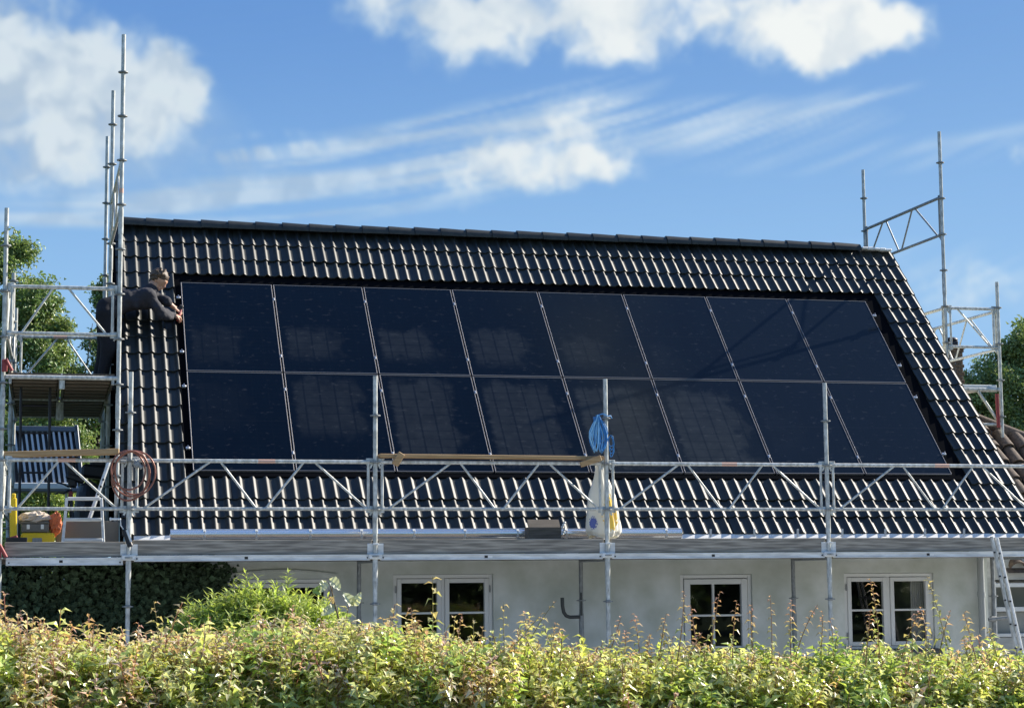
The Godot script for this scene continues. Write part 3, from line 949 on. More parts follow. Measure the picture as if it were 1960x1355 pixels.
func front_scaffold() -> void:
	var t := thing("scaffold", Vector3(3.1, 0, 3.8), "long grey tube scaffold with one deck running along the eaves of the house", "scaffold")
	var xs := [-0.74, 1.835, 4.405, 7.0, 9.57]
	var tops := [3.955, 3.955, 3.965, 3.963, 3.96]
	for k in 5:
		var x: float = xs[k]
		standard(t, x, 3.8, 0.0, tops[k], 0.53, [1.72, 2.27])
		if k > 0:
			standard(t, x, 2.71, 0.0, 2.0, 0.53, [1.1], M.pipe_dark if false else M.galv_dull)
			var c := MB.new()
			c.tube(Vector3(x, 1.985, 2.74), Vector3(x, 1.985, 3.77), 0.022, 0.022, 10)
			part("transom", c, M.galv_dull, t)
		var pl := MB.new()
		pl.box(Vector3(x - 0.05, 2.11, 3.783), Vector3(0.065, 0.115, 0.008), Basis(), 0.003)
		pl.box(Vector3(x + 0.06, 2.11, 3.783), Vector3(0.065, 0.115, 0.008), Basis(), 0.003)
		pl.box(Vector3(x, 2.16, 3.83), Vector3(0.06, 0.02, 0.03), Basis(), 0.003)
		pl.box(Vector3(x, 2.03, 3.8), Vector3(0.14, 0.06, 0.075), Basis(), 0.01)
		part("toe_board_clip", pl, M.alu, t)
	for k in 5:
		var a: float = -2.02 if k == 0 else xs[k - 1]
		var b: float = xs[k]
		var dy := -0.018 if k == 0 else 0.0
		var z0 := 2.532 + dy * 0.0
		if k == 0:
			guard(t, Vector3(a, z0, 3.8), Vector3(b, z0, 3.8), 0.5, [[0.12, 0.0], [0.445, 1.0], [0.475, 1.0], [0.90, 0.0]], null, [0.5])
		else:
			guard(t, Vector3(a, z0, 3.8), Vector3(b, z0, 3.8), 0.5, W_BRACE, null, [0.55] if k != 2 else [])
		var tb := MB.new()
		tb.span(Vector3(a + 0.04, 2.058 + dy, 3.752), Vector3(b - 0.03, 2.212 + dy, 3.778), 0.004)
		part("toe_board", tb, M.toe_wood, t)
		var sb := MB.new()
		var lo := 1.990 if k > 0 else 1.955
		var hi := 2.052 if k > 0 else 2.034
		sb.span(Vector3(a + 0.055, lo, 3.775), Vector3(b - 0.055, hi, 3.805), 0.003)
		sb.span(Vector3(a + 0.055, hi - 0.012, 3.805), Vector3(b - 0.055, hi, 3.812), 0.002)
		sb.span(Vector3(a + 0.055, lo, 3.805), Vector3(b - 0.055, lo + 0.010, 3.812), 0.002)
		var beam := part("side_beam", sb, M.alu, t)
		var sl := MB.new()
		var fx := lerpf(a, b, 0.47)
		sl.box(Vector3(fx, (lo + hi) / 2, 3.8065), Vector3(0.035, 0.026, 0.002))
		part("slot", sl, M.black, beam)
		var sk := MB.new()
		sk.box(Vector3(fx + 0.045, (lo + hi) / 2, 3.8065), Vector3(0.05, 0.026, 0.002))
		part("label_plate", sk, M.white_paint, beam)
		for e in [a + 0.085, b - 0.085]:
			var bo := MB.new()
			bo.tube(Vector3(e, lo + 0.028, 3.80), Vector3(e, lo + 0.028, 3.815), 0.008, 0.008, 8)
			part("bolt", bo, M.charcoal, beam)
		for j in 3:
			var pk := MB.new()
			var zz := 2.74 + j * 0.335
			pk.span(Vector3(a + 0.01, 1.99 + dy, zz), Vector3(b - 0.01, 2.045 + dy, zz + 0.32), 0.006)
			part("deck_plank", pk, M.deck_wood if j % 2 == 0 else M.galv_dull, t)

func left_scaffold() -> void:
	var t := thing("scaffold", Vector3(-1.45, 0, 0.14), "tall narrow scaffold tower at the left gable with the worker's deck", "scaffold")
	var zs := [2.71, 0.14, -2.43]
	for k in 3:
		var st := standard(t, -0.83 if k == 0 else -0.865 + 0.01 * k, zs[k], 0.0, 7.86, 0.43, [1.6, 3.55, 5.60])
		if k < 2:
			var r := MB.new()
			var xx: float = -0.83 if k == 0 else -0.855
			r.tube(Vector3(xx, 6.06, zs[k]), Vector3(xx, 6.11, zs[k]), 0.0252, 0.0252, 12, false)
			part("paint_mark", r, M.red_mark, st)
	standard(t, -2.055, 2.71, 0.0, 5.845, 0.43, [1.6, 3.55])
	standard(t, -2.01, 0.14, 0.0, 5.53, 0.43, [1.6, 3.55])
	standard(t, -2.01, -2.43, 0.0, 5.45, 0.43, [1.6])
	standard(t, -2.03, 3.8, 0.0, 3.12, 0.53, [1.6])
	# end guards facing the garden, then the far ones
	guard(t, Vector3(-2.055, 4.475, 2.71), Vector3(-0.83, 4.475, 2.71), 0.51, [[0.15, 0.0], [0.42, 1.0], [0.545, 1.0], [0.89, 0.0]], null, [])
	guard(t, Vector3(-2.01, 4.555, -2.43), Vector3(-0.84, 4.555, -2.43), 0.51, [[0.13, 0.0], [0.48, 1.0], [0.56, 1.0], [0.86, 0.0]], null, [0.5])
	# outer long side
	for k in 2:
		guard(t, Vector3(-2.03, 4.475, zs[k]), Vector3(-2.01, 4.475, zs[k + 1]), 0.51, W_BRACE)
		guard(t, Vector3(-2.03, 2.532, zs[k]), Vector3(-2.01, 2.532, zs[k + 1]), 0.51, W_BRACE)
	guard(t, Vector3(-2.03, 2.532, 3.8), Vector3(-2.03, 2.532, 2.71), 0.51, [[0.1, 0.0], [0.5, 1.0], [0.9, 0.0]])
	# high guard along the verge
	guard(t, Vector3(-0.83, 5.92, 2.71), Vector3(-0.855, 5.92, 0.14), 0.51, W_BRACE)
	# transoms
	for y in [1.98, 3.995]:
		for k in 3:
			var b := MB.new()
			b.tube(Vector3(-2.03, y, zs[k]), Vector3(-0.84, y, zs[k]), 0.0242, 0.0242, 12)
			b.box(Vector3(-0.89, y - 0.03, zs[k]), Vector3(0.03, 0.09, 0.03), Basis(), 0.005)
			b.box(Vector3(-1.98, y - 0.03, zs[k]), Vector3(0.03, 0.09, 0.03), Basis(), 0.005)
			part("transom", b, M.galv, t)
	# upper deck: two ribbed planks per bay; lower deck plain
	for k in 2:
		for j in 2:
			var x0 := -2.0 + j * 0.575
			var p := MB.new()
			p.span(Vector3(x0, 4.02, zs[k + 1] + 0.03), Vector3(x0 + 0.555, 4.045, zs[k] - 0.03))
			for e in [x0, x0 + 0.53]:
				p.span(Vector3(e, 3.975, zs[k + 1] + 0.03), Vector3(e + 0.025, 4.019, zs[k] - 0.03))
			var pl := part("deck_plank", p, M.deck_wood, t)
			for q in 7:
				var zz: float = lerpf(zs[k] - 0.12, zs[k + 1] + 0.12, q / 6.0)
				var rb := MB.new()
				rb.box(Vector3(x0 + 0.277, 4.0, zz), Vector3(0.5, 0.035, 0.11), Basis(), 0.014)
				part("rib", rb, M.board, pl)
			var lw := MB.new()
			lw.span(Vector3(x0, 1.995, zs[k + 1] + 0.03), Vector3(x0 + 0.555, 2.04, zs[k] - 0.03))
			part("deck_plank", lw, M.deck_wood, t)
	var br := MB.new()
	br.box(Vector3(-1.432, 3.92, 2.69), Vector3(0.06, 0.10, 0.03), Basis(), 0.005)
	br.box(Vector3(-1.432, 3.85, 0.10), Vector3(0.09, 0.22, 0.03), Basis(), 0.005)
	part("deck_bracket", br, M.galv, t)
	var toe := MB.new()
	toe.span(Vector3(-1.99, 4.05, -2.40), Vector3(-0.9, 4.19, -2.375))
	toe.span(Vector3(-1.995, 4.05, 0.2), Vector3(-1.97, 4.17, 2.6))
	part("toe_board", toe, M.toe_wood, t)
	for y in [4.11, 2.10]:
		var rc := MB.new()
		rc.box(Vector3(-2.04, y, 2.76 if y > 3.0 else 3.86), Vector3(0.06, 0.13, 0.05), Basis(), 0.006)
		rc.tube(Vector3(-2.03, y + 0.07, 2.80 if y > 3.0 else 3.88), Vector3(-1.96, y - 0.06, 2.80 if y > 3.0 else 3.88), 0.018, 0.018, 8)
		part("red_clamp", rc, M.red, t)
	# dark rung ladder between the decks
	var ld := thing("rung_ladder", Vector3(-1.7, 2.04, 1.6), "thin black ladder between the two decks of the left scaffold", "ladder")
	for x in [-1.865, -1.545]:
		var r := MB.new()
		r.tube(Vector3(x, 2.04, 1.55), Vector3(x - 0.01, 3.99, 1.65), 0.016, 0.016, 8)
		part("rail", r, M.charcoal, ld)
	for y in [2.09, 2.55, 3.02, 3.47, 3.78]:
		var r := MB.new()
		r.tube(Vector3(-1.865, y, 1.60), Vector3(-1.545, y, 1.60), 0.012, 0.012, 8)
		part("rung", r, M.charcoal, ld)

func right_scaffold() -> void:
	var t := thing("scaffold", Vector3(10.7, 0, -1.1), "grey scaffold behind the right gable rising above the roof edge", "scaffold")
	standard(t, 10.335, 0.14, 0.0, 7.867, 0.43, [1.6, 5.60])
	standard(t, 10.335, -2.43, 0.0, 7.867, 0.43, [1.6, 5.60])
	standard(t, 11.125, 0.14, 0.0, 5.79, 0.43, [1.6])
	standard(t, 11.125, -2.43, 0.0, 5.79, 0.43, [1.6])
	guard(t, Vector3(10.335, 6.43, 0.14), Vector3(10.335, 6.43, -2.43), 0.52, W_BRACE, M.galv_dull)
	guard(t, Vector3(10.335, 4.88, 0.14), Vector3(10.335, 4.88, -2.43), 0.53, W_BRACE)
	guard(t, Vector3(11.125, 4.86, 0.14), Vector3(11.125, 4.86, -2.43), 0.53, W_BRACE)
	guard(t, Vector3(10.335, 4.88, 0.14), Vector3(11.125, 4.88, 0.14), 0.53, [[0.22, 1.0], [0.84, 0.0]])
	for z in [0.14, -2.43]:
		var b := MB.new()
		b.tube(Vector3(10.335, 4.30, z), Vector3(11.125, 4.30, z), 0.0242, 0.0242, 12)
		part("transom", b, M.galv, t)
		var d := MB.new()
		d.tube(Vector3(10.78, 4.28, z), Vector3(11.10, 3.82, z), 0.021, 0.021, 10)
		part("brace", d, M.galv, t)
		var l := MB.new()
		l.tube(Vector3(10.60, 3.82, z), Vector3(11.125, 3.82, z), 0.021, 0.021, 10)
		part("ledger", l, M.galv, t)
	var dk := MB.new()
	dk.span(Vector3(10.38, 4.325, -2.4), Vector3(11.08, 4.365, 0.12), 0.006)
	dk.span(Vector3(10.38, 4.27, 0.10), Vector3(11.08, 4.324, 0.125), 0.004)
	part("deck_plank", dk, M.alu, t)
	for x in [11.035, 11.06]:
		var rd := MB.new()
		rd.tube(Vector3(x, 4.24, 0.17), Vector3(x + 0.01, 3.78, 0.17), 0.014, 0.014, 8)
		part("red_brace", rd, M.red, t)

# ---------------------------------------------------------------- neighbouring parts
func extension() -> void:
	var e := thing("extension", Vector3(11.6, 0, 0.5), "lower side building with old grey brown clay tile roof at the right end", "building")
	var w := MB.new()
	w.span(Vector3(9.66, 0, 1.9), Vector3(14.5, 0.98, 2.1))
	w.span(Vector3(9.66, 1.72, 1.9), Vector3(14.5, 2.15, 2.1))
	w.span(Vector3(9.66, 0.98, 1.9), Vector3(9.86, 1.72, 2.1))
	w.span(Vector3(11.4, 0.98, 1.9), Vector3(14.5, 1.72, 2.1))
	w.span(Vector3(14.3, 0, -2.5), Vector3(14.5, 2.15, 1.9))
	w.span(Vector3(9.66, 0, -2.7), Vector3(14.5, 2.15, -2.5))
	part("wall", w, M.siding, e)
	for k in 5:
		var sb := MB.new()
		sb.box(Vector3(12.1, 0.12 + 0.2 * k, 2.112), Vector3(4.8, 0.185, 0.02), Basis(RX, 0.06), 0.003)
		part("siding_board", sb, M.siding, e)
	var f := MB.new()
	f.span(Vector3(9.87, 1.63, 2.06), Vector3(11.39, 1.68, 2.14), 0.004)
	f.span(Vector3(9.87, 1.33, 2.06), Vector3(11.39, 1.385, 2.14), 0.004)
	f.span(Vector3(9.87, 1.02, 2.06), Vector3(11.39, 1.06, 2.14), 0.004)
	for x in [9.865, 10.62, 11.35]:
		f.span(Vector3(x, 1.0, 2.055), Vector3(x + 0.045, 1.70, 2.135), 0.004)
	var win := part("window", f, M.frame_paint, e)
	for p in [[9.91, 10.62], [10.665, 11.35]]:
		for q in [[1.06, 1.33], [1.385, 1.63]]:
			var g := MB.new()
			g.quad(Vector3(p[0], q[0], 2.1), Vector3(p[1], q[0], 2.1), Vector3(p[1], q[1], 2.1), Vector3(p[0], q[1], 2.1), Vector3(0, 0, 1))
			part("pane", g, M.glass, win)
	var bl := MB.new()
	bl.span(Vector3(9.9, 1.0, 2.0), Vector3(11.38, 1.32, 2.02))
	bl.span(Vector3(9.9, 1.32, 1.6), Vector3(11.38, 1.7, 1.62))
	part("blind", bl, M.curtain, e)
	# old roof: rows of rounded tiles over a low ridge
	var under := MB.new()
	var pitch := 0.70
	var rv := Vector3(0, -sin(pitch), cos(pitch))
	var rn := Vector3(0, cos(pitch), sin(pitch))
	var top := Vector3(0, 3.93, -0.35)
	# the ridge stays level for a metre, then a hip falls away to the right
	var crest := func(x: float) -> Vector3: return Vector3(x, top.y, top.z) + rv * maxf(0.0, (x - 10.95) * 0.80)
	for x in [[10.06, 10.95], [10.95, 14.7]]:
		var lo := Vector3(0, top.y, top.z) + rv * 3.3
		under.quad(crest.call(x[0]), crest.call(x[1]), Vector3(x[1], lo.y, lo.z), Vector3(x[0], lo.y, lo.z), rn)
		under.quad(crest.call(x[0]), crest.call(x[1]), Vector3(x[1], 1.95, -2.7), Vector3(x[0], 1.95, -2.7), Vector3(0, 1, -1))
	var roof := part("roof", under, M.old_tile, e)
	var tl := MB.new()
	for i in 10:
		var t0 := PI * i / 10.0
		var t1 := PI * (i + 1) / 10.0
		var e0 := Vector3(cos(t0), sin(t0), 0)
		var e1 := Vector3(cos(t1), sin(t1), 0)
		tl.quad_n(e0 * 0.085, e1 * 0.085, e1 * 0.105 + Vector3(0, 0.03, 0.40), e0 * 0.105 + Vector3(0, 0.03, 0.40), e0, e1, e1, e0)
		tl.quad(e0 * 0.105 + Vector3(0, 0.03, 0.40), e1 * 0.105 + Vector3(0, 0.03, 0.40), e1 * 0.085 + Vector3(0, 0.03, 0.40), e0 * 0.085 + Vector3(0, 0.03, 0.40), Vector3(0, 0, 1))
	var tm := tl.mesh()
	for k in 14:
		for j in 9:
			if 0.355 * j + 0.12 < maxf(0.0, (10.22 + 0.235 * k - 10.95) * 0.80): continue
			var bas := Basis(RX, rn, rv) * Basis(Vector3(0, 1, 0), rng.randfn() * 0.02)
			placed("barrel_tile", tm, M.old_tile, roof, Transform3D(bas, Vector3(10.22 + 0.235 * k, top.y, top.z) + rv * (0.355 * j) + rn * (0.0 + rng.randfn() * 0.006)))
	var rt := MB.new()
	rt.path(PackedVector3Array([crest.call(10.05), crest.call(10.95), crest.call(12.8), crest.call(14.7)]), PackedFloat32Array([0.10]), 12)
	part("ridge_cap", rt, M.old_tile, roof)
	# brick chimney further back
	var c := thing("brick_chimney", Vector3(13.56, 0, -6), "brown brick chimney with dark cap behind the right scaffold posts", "chimney")
	var core := MB.new()
	core.span(Vector3(13.40, 0, -6.2), Vector3(13.65, 5.62, -5.95))
	part("stack", core, M.mortar, c)
	for r in 18:
		for s in 2:
			var b := MB.new()
			var y := 5.59 - 0.066 * r
			var xx := 13.46 if (s == 0) else 13.59
			b.box(Vector3(xx + (0.03 if r % 2 == 0 else -0.02) * (1 if s == 0 else 0.6), y, -5.945), Vector3(0.115, 0.054, 0.03), Basis(), 0.004)
			part("brick", b, M.brick, c)
	for r in 12:
		var b := MB.new()
		b.box(Vector3(13.395, 5.59 - 0.066 * r, -6.07), Vector3(0.03, 0.054, 0.22), Basis(), 0.004)
		part("brick", b, M.brick, c)
	var cap := MB.new()
	cap.span(Vector3(13.36, 5.62, -6.24), Vector3(13.69, 5.675, -5.91), 0.008)
	part("cap", cap, M.brick, c)
	var cow := MB.new()
	cow.span(Vector3(13.43, 5.676, -6.17), Vector3(13.60, 5.78, -5.98), 0.02)
	cow.ball(Vector3(13.515, 5.79, -6.075), Vector3(0.11, 0.05, 0.11))
	part("cowl", cow, M.charcoal, c)
	var nb := thing("neighbouring_house", Vector3(13.6, 0, -7), "low house behind the extension carrying the brick chimney", "house")
	var nw := MB.new()
	nw.span(Vector3(11.5, 0, -8.6), Vector3(17.5, 2.3, -4.6))
	part("wall", nw, M.wall, nb)
	var nr := MB.new()
	nr.quad(Vector3(11.3, 2.3, -4.4), Vector3(17.7, 2.3, -4.4), Vector3(17.7, 4.1, -6.6), Vector3(11.3, 4.1, -6.6), Vector3(0, 1, 1))
	nr.quad(Vector3(11.3, 2.3, -8.8), Vector3(17.7, 2.3, -8.8), Vector3(17.7, 4.1, -6.6), Vector3(11.3, 4.1, -6.6), Vector3(0, 1, -1))
	for x in [11.5, 17.5]:
		nr.tri(Vector3(x, 2.3, -4.6), Vector3(x, 2.3, -8.6), Vector3(x, 4.05, -6.6), Vector3(-1 if x < 12 else 1, 0, 0))
	part("roof", nr, M.old_tile, nb)

# ---------------------------------------------------------------- loose things
func loose_things() -> void:
	var p := MB.new()
	# long plank lying along the guard rail, with two cleats
	var pk := thing("wooden_plank", Vector3(3.1, 3.07, 3.8), "long pine plank with two cleats lying along the guard rail beside the blue rope", "plank")
	p.box(Vector3(3.122, 3.094, 3.79), Vector3(2.49, 0.042, 0.14), Basis(Vector3(0, 0, 1), -0.004), 0.006)
	part("board", p, M.pine, pk)
	var c1 := MB.new()
	c1.box(Vector3(2.07, 3.06, 3.885), Vector3(0.075, 0.145, 0.045), Basis(Vector3(0, 0, 1), -0.55), 0.005)
	part("cleat", c1, M.pine, pk)
	var c2 := MB.new()
	c2.box(Vector3(4.20, 3.05, 3.90), Vector3(0.24, 0.062, 0.045), Basis(Vector3(0, 0, 1), 0.32), 0.005)
	part("cleat", c2, M.pine, pk)
	var p2 := MB.new()
	p2.box(Vector3(-1.43, 3.103, 3.79), Vector3(1.16, 0.062, 0.12), Basis(Vector3(0, 1, 0), -0.09) * Basis(Vector3(0, 0, 1), 0.030), 0.005)
	tag(solo("wooden_plank", p2, M.pine, Vector3(-1.43, 3.07, 3.79)), "short pine plank with sunlit end lying on the left guard rail", "plank")
	# brown board standing in the gap of the gutter
	var bx := thing("cardboard_box", Vector3(3.79, 2.05, 3.5), "open brown cardboard box standing between the two gutter lengths", "box")
	var b := MB.new()
	b.span(Vector3(3.60, 2.06, 3.47), Vector3(3.975, 2.345, 3.475))
	b.span(Vector3(3.60, 2.06, 3.30), Vector3(3.975, 2.345, 3.305))
	b.span(Vector3(3.60, 2.06, 3.306), Vector3(3.605, 2.345, 3.469))
	b.span(Vector3(3.97, 2.06, 3.306), Vector3(3.975, 2.345, 3.469))
	part("box_body", b, M.board, bx)
	var fl := MB.new()
	fl.box(Vector3(3.785, 2.385, 3.43), Vector3(0.36, 0.006, 0.12), Basis(RX, 0.85), 0.0)
	part("flap", fl, M.board, bx)
	var tp := MB.new()
	for k in 6:
		tp.ball(Vector3(3.985 + 0.012 * (k % 3), 2.27 + 0.025 * k, 3.48), Vector3(0.018, 0.016, 0.012), 6, 4)
	part("torn_tape", tp, M.white_paint, bx)
	# plastic bag hanging behind a standard
	var bag := thing("plastic_bag", Vector3(4.42, 2.24, 3.58), "white and yellow plastic bag hanging behind the scaffold post below the rope", "bag")
	var nz := FastNoiseLite.new()
	nz.seed = 77
	nz.frequency = 1.4
	nz.fractal_octaves = 3
	var surf := func(th: float, t: float, off: float) -> Vector3:
		var wid := lerpf(0.055, 0.165, soft(0.0, 0.55, t)) + 0.03 * soft(0.5, 0.9, t) - 0.035 * soft(0.93, 1.0, t)
		var fold := 1.0 + 0.16 * nz.get_noise_3d(cos(th) * 1.6, t * 0.7, sin(th) * 1.6) + 0.07 * sin(th * 5.0 + 2.0 * t)
		return Vector3(4.40 + 0.02 * t + cos(th) * (wid * fold + off), 3.02 - 0.785 * t + 0.02 * sin(th * 3.0) * t, 3.57 + sin(th) * (wid * 0.62 * fold + off))
	var patch := func(th0: float, th1: float, t0: float, t1: float, nu: int, nv: int, off: float) -> MB:
		var m := MB.new()
		for j in nv:
			for i in nu:
				if off > 0.0 and Vector2((i + 0.5) / nu - 0.5, (j + 0.5) / nv - 0.5).length() > 0.42 + 0.25 * nz.get_noise_2d(i * 0.25, j * 0.25 + 9.0): continue
				var q := []
				var w := []
				for e in [[i, j], [i + 1, j], [i + 1, j + 1], [i, j + 1]]:
					var th := lerpf(th0, th1, float(e[0]) / nu)
					var tt := lerpf(t0, t1, float(e[1]) / nv)
					q.append(surf.call(th, tt, off))
					var du: Vector3 = surf.call(th + 0.05, tt, off) - surf.call(th - 0.05, tt, off)
					var dv: Vector3 = surf.call(th, tt + 0.02, off) - surf.call(th, tt - 0.02, off)
					w.append(dv.cross(du).normalized() * 1.0)
				if (w[0] as Vector3).dot((q[0] as Vector3) - Vector3(4.41, (q[0] as Vector3).y, 3.57)) < 0.0:
					for z in 4: w[z] = -w[z]
				m.quad_n(q[0], q[1], q[2], q[3], w[0], w[1], w[2], w[3])
		return m
	var body: MB = patch.call(0.0, TAU, 0.0, 1.0, 40, 26, 0.0)
	body.ball(Vector3(4.42, 2.26, 3.57), Vector3(0.13, 0.03, 0.08))
	body.path(PackedVector3Array([Vector3(4.40, 3.0, 3.57), Vector3(4.40, 3.05, 3.62), Vector3(4.40, 3.06, 3.74)]), PackedFloat32Array([0.03, 0.02, 0.012]))
	part("sack", body, M.bag, bag)
	part("yellow_print", patch.call(0.45, 1.75, 0.40, 0.95, 30, 30, 0.002), M.bag_yellow, bag)
	part("blue_print", patch.call(2.0, 2.65, 0.72, 0.92, 20, 16, 0.002), M.bag_blue, bag)
	# blue rope
	var rt := thing("rope_coil", Vector3(4.32, 3.1, 3.83), "bright blue rope tied in a hank on the scaffold post", "rope")
	var rope := MB.new()
	var pale := MB.new()
	for k in 18:
		var topx := 4.305 + rng.randfn() * 0.012
		var sx := rng.randf_range(-0.06, 0.06)
		var bot := 3.14 + absf(rng.randfn()) * 0.05
		var zo := 3.835 + rng.randfn() * 0.02
		var wd := rng.randf_range(0.015, 0.05)
		var pts := PackedVector3Array()
		for i in 17:
			var a := TAU * i / 16.0
			var yy := lerpf(3.56, bot, 0.5 - 0.5 * cos(a))
			var sp := sin(PI * (0.5 - 0.5 * cos(a)) * 0.75) 
			pts.append(Vector3(topx + (sx + wd * sin(a)) * sp * 1.2 + rng.randfn() * 0.003, yy, zo + rng.randfn() * 0.003))
		(rope if k % 3 > 0 else pale).path(pts, PackedFloat32Array([0.0048 if k % 3 > 0 else 0.0056]), 5)
	for k in 4:
		var pts := PackedVector3Array()
		for i in 13:
			var a := TAU * i / 12.0
			pts.append(Vector3(4.455 + 0.028 * sin(a) + rng.randfn() * 0.004, lerpf(3.34, 3.10 + 0.04 * k, 0.5 - 0.5 * cos(a)), 3.84))
		rope.path(pts, PackedFloat32Array([0.0048]), 5)
	rope.path(PackedVector3Array([Vector3(4.30, 3.56, 3.83), Vector3(4.36, 3.575, 3.85), Vector3(4.42, 3.55, 3.85), Vector3(4.455, 3.555, 3.83), Vector3(4.47, 3.53, 3.82)]), PackedFloat32Array([0.006]), 5)
	for k in 5:
		rope.path(PackedVector3Array([Vector3(4.26, 3.49 + 0.012 * k, 3.82), Vector3(4.30, 3.485 + 0.012 * k, 3.87), Vector3(4.345, 3.49 + 0.012 * k, 3.82)]), PackedFloat32Array([0.005]), 5)
	part("strand", rope, M.rope, rt)
	part("strand", pale, M.rope_pale, rt)
	# hose coil on the corner post
	var hs := thing("hose_coil", Vector3(-0.72, 2.6, 3.86), "red brown hose coil hung on the corner post above the deck", "hose")
	for k in 4:
		var pts := PackedVector3Array()
		var cx: float = [-0.735, -0.70, -0.76, -0.715][k]
		var rx: float = [0.185, 0.20, 0.155, 0.175][k]
		var ry: float = [0.255, 0.235, 0.20, 0.225][k]
		for i in 33:
			var a := TAU * i / 32.0
			pts.append(Vector3(cx + rx * cos(a) + 0.02 * sin(a + k), 3.125 - ry + ry * sin(a), 3.845 + 0.012 * k + 0.03 * cos(a * 1.0 + k) + 0.02 * (1.0 + sin(a))))
		var m := MB.new()
		m.path(pts, PackedFloat32Array([0.0095]), 8)
		part("loop", m, M.copper, hs)
	var vl := MB.new()
	vl.box(Vector3(-0.67, 2.99, 3.86), Vector3(0.07, 0.06, 0.06), Basis(Vector3(0, 0, 1), 0.6), 0.012)
	vl.tube(Vector3(-0.70, 3.03, 3.86), Vector3(-0.62, 2.95, 3.88), 0.018, 0.024, 8)
	vl.tube(Vector3(-0.78, 3.02, 3.85), Vector3(-0.84, 3.02, 3.86), 0.016, 0.016, 8)
	part("coupling", vl, M.galv_dull, hs)
	# black gun on a cable at the corner
	var gun := thing("caulking_gun", Vector3(-0.76, 2.14, 3.9), "grey handled tool with a black tube hanging beside the corner post", "tool")
	var g1 := MB.new()
	g1.tube(Vector3(-0.79, 2.315, 3.86), Vector3(-0.725, 2.145, 3.90), 0.027, 0.030, 12)
	part("tube", g1, M.black, gun)
	var g2 := MB.new()
	g2.tube(Vector3(-0.765, 2.31, 3.885), Vector3(-0.72, 2.19, 3.92), 0.012, 0.012, 8)
	g2.path(PackedVector3Array([Vector3(-0.79, 2.31, 3.86), Vector3(-0.825, 2.36, 3.86), Vector3(-0.83, 2.43, 3.86)]), PackedFloat32Array([0.007]), 6)
	g2.box(Vector3(-0.875, 2.425, 3.86), Vector3(0.10, 0.022, 0.02), Basis(), 0.005)
	g2.box(Vector3(-0.93, 2.425, 3.86), Vector3(0.02, 0.035, 0.02), Basis(), 0.005)
	part("handle", g2, M.alu, gun)
	# stepladder
	var sl := thing("stepladder", Vector3(-1.2, 2.05, 3.25), "small aluminium stepladder standing on the left deck beside the tool cases", "ladder")
	for s in [[Vector3(-1.365, 2.66, 3.3), Vector3(-1.41, 2.06, 3.42)], [Vector3(-1.01, 2.66, 3.3), Vector3(-0.975, 2.06, 3.42)]]:
		var r := MB.new()
		var d: Vector3 = (s[1] - s[0]).normalized()
		r.box((s[0] + s[1]) / 2, Vector3(0.045, 0.03, (s[1] - s[0]).length()), r.frame_of(d), 0.004)
		part("rail", r, M.alu, sl)
	for y in [[2.655, 0.34, 3.30], [2.435, 0.37, 3.345], [2.22, 0.40, 3.39]]:
		var r := MB.new()
		r.box(Vector3(-1.19, y[0], y[2]), Vector3(y[1], 0.036, 0.06), Basis(), 0.006)
		part("step", r, M.alu, sl)
	var hd := MB.new()
	var dd := (Vector3(-1.13, 2.43, 3.1) - Vector3(-0.925, 3.06, 3.0)).normalized()
	hd.box(Vector3(-1.03, 2.745, 3.05), Vector3(0.055, 0.022, 0.67), hd.frame_of(dd), 0.004)
	part("handle_strut", hd, M.alu, sl)
	for q in [0.3, 0.42, 0.55]:
		var hole := MB.new()
		var at := Vector3(-0.925, 3.06, 3.0).lerp(Vector3(-1.13, 2.43, 3.1), q)
		hole.tube(at + Vector3(0, 0, 0.02), at + Vector3(0, 0, 0.033), 0.013, 0.013, 8)
		part("bolt", hole, M.black, sl)
	# cases
	var yc := thing("tool_case", Vector3(-1.65, 2.05, 3.1), "yellow tool case with a grey latch at the bottom of the stack", "tool case", "tool cases on the deck")
	var y1 := MB.new()
	y1.box(Vector3(-1.655, 2.175, 3.05), Vector3(0.345, 0.25, 0.28), Basis(), 0.018)
	part("case_body", y1, M.yellow, yc)
	var y2 := MB.new()
	y2.box(Vector3(-1.66, 2.22, 3.20), Vector3(0.10, 0.055, 0.03), Basis(), 0.008)
	part("latch", y2, M.galv_dull, yc)
	var gc := thing("tool_case", Vector3(-1.68, 2.305, 3.05), "grey brown tool case with two latches on top of the yellow case", "tool case", "tool cases on the deck")
	var g3 := MB.new()
	g3.box(Vector3(-1.685, 2.352, 3.05), Vector3(0.285, 0.094, 0.24), Basis(), 0.012)
	g3.box(Vector3(-1.685, 2.412, 3.05), Vector3(0.29, 0.024, 0.245), Basis(), 0.008)
	part("case_body", g3, M.case_grey, gc)
	for x in [-1.755, -1.61]:
		var m := MB.new()
		m.box(Vector3(x, 2.365, 3.176), Vector3(0.032, 0.05, 0.014), Basis(), 0.004)
		part("latch", m, M.white_paint, gc)
	var cl := MB.new()
	lump(cl, Vector3(-1.69, 2.455, 3.05), Vector3(0.14, 0.065, 0.12), 0.5, 5)
	tag(solo("crumpled_sheet", cl, M.cloth, Vector3(-1.68, 2.424, 3.05)), "pale crumpled sheet lying on top of the grey tool case", "sheet")
	var oc := MB.new()
	lump(oc, Vector3(-1.475, 2.40, 3.10), Vector3(0.05, 0.10, 0.05), 0.6, 6)
	tag(solo("orange_rag", oc, M.orange, Vector3(-1.48, 2.30, 3.1)), "crumpled orange rag beside the stacked tool cases", "rag")
	var yt := MB.new()
	yt.box(Vector3(-1.905, 2.36, 3.2), Vector3(0.075, 0.62, 0.05), Basis(Vector3(0, 0, 1), 0.03), 0.012)
	yt.box(Vector3(-1.91, 2.69, 3.2), Vector3(0.045, 0.05, 0.035), Basis(), 0.01)
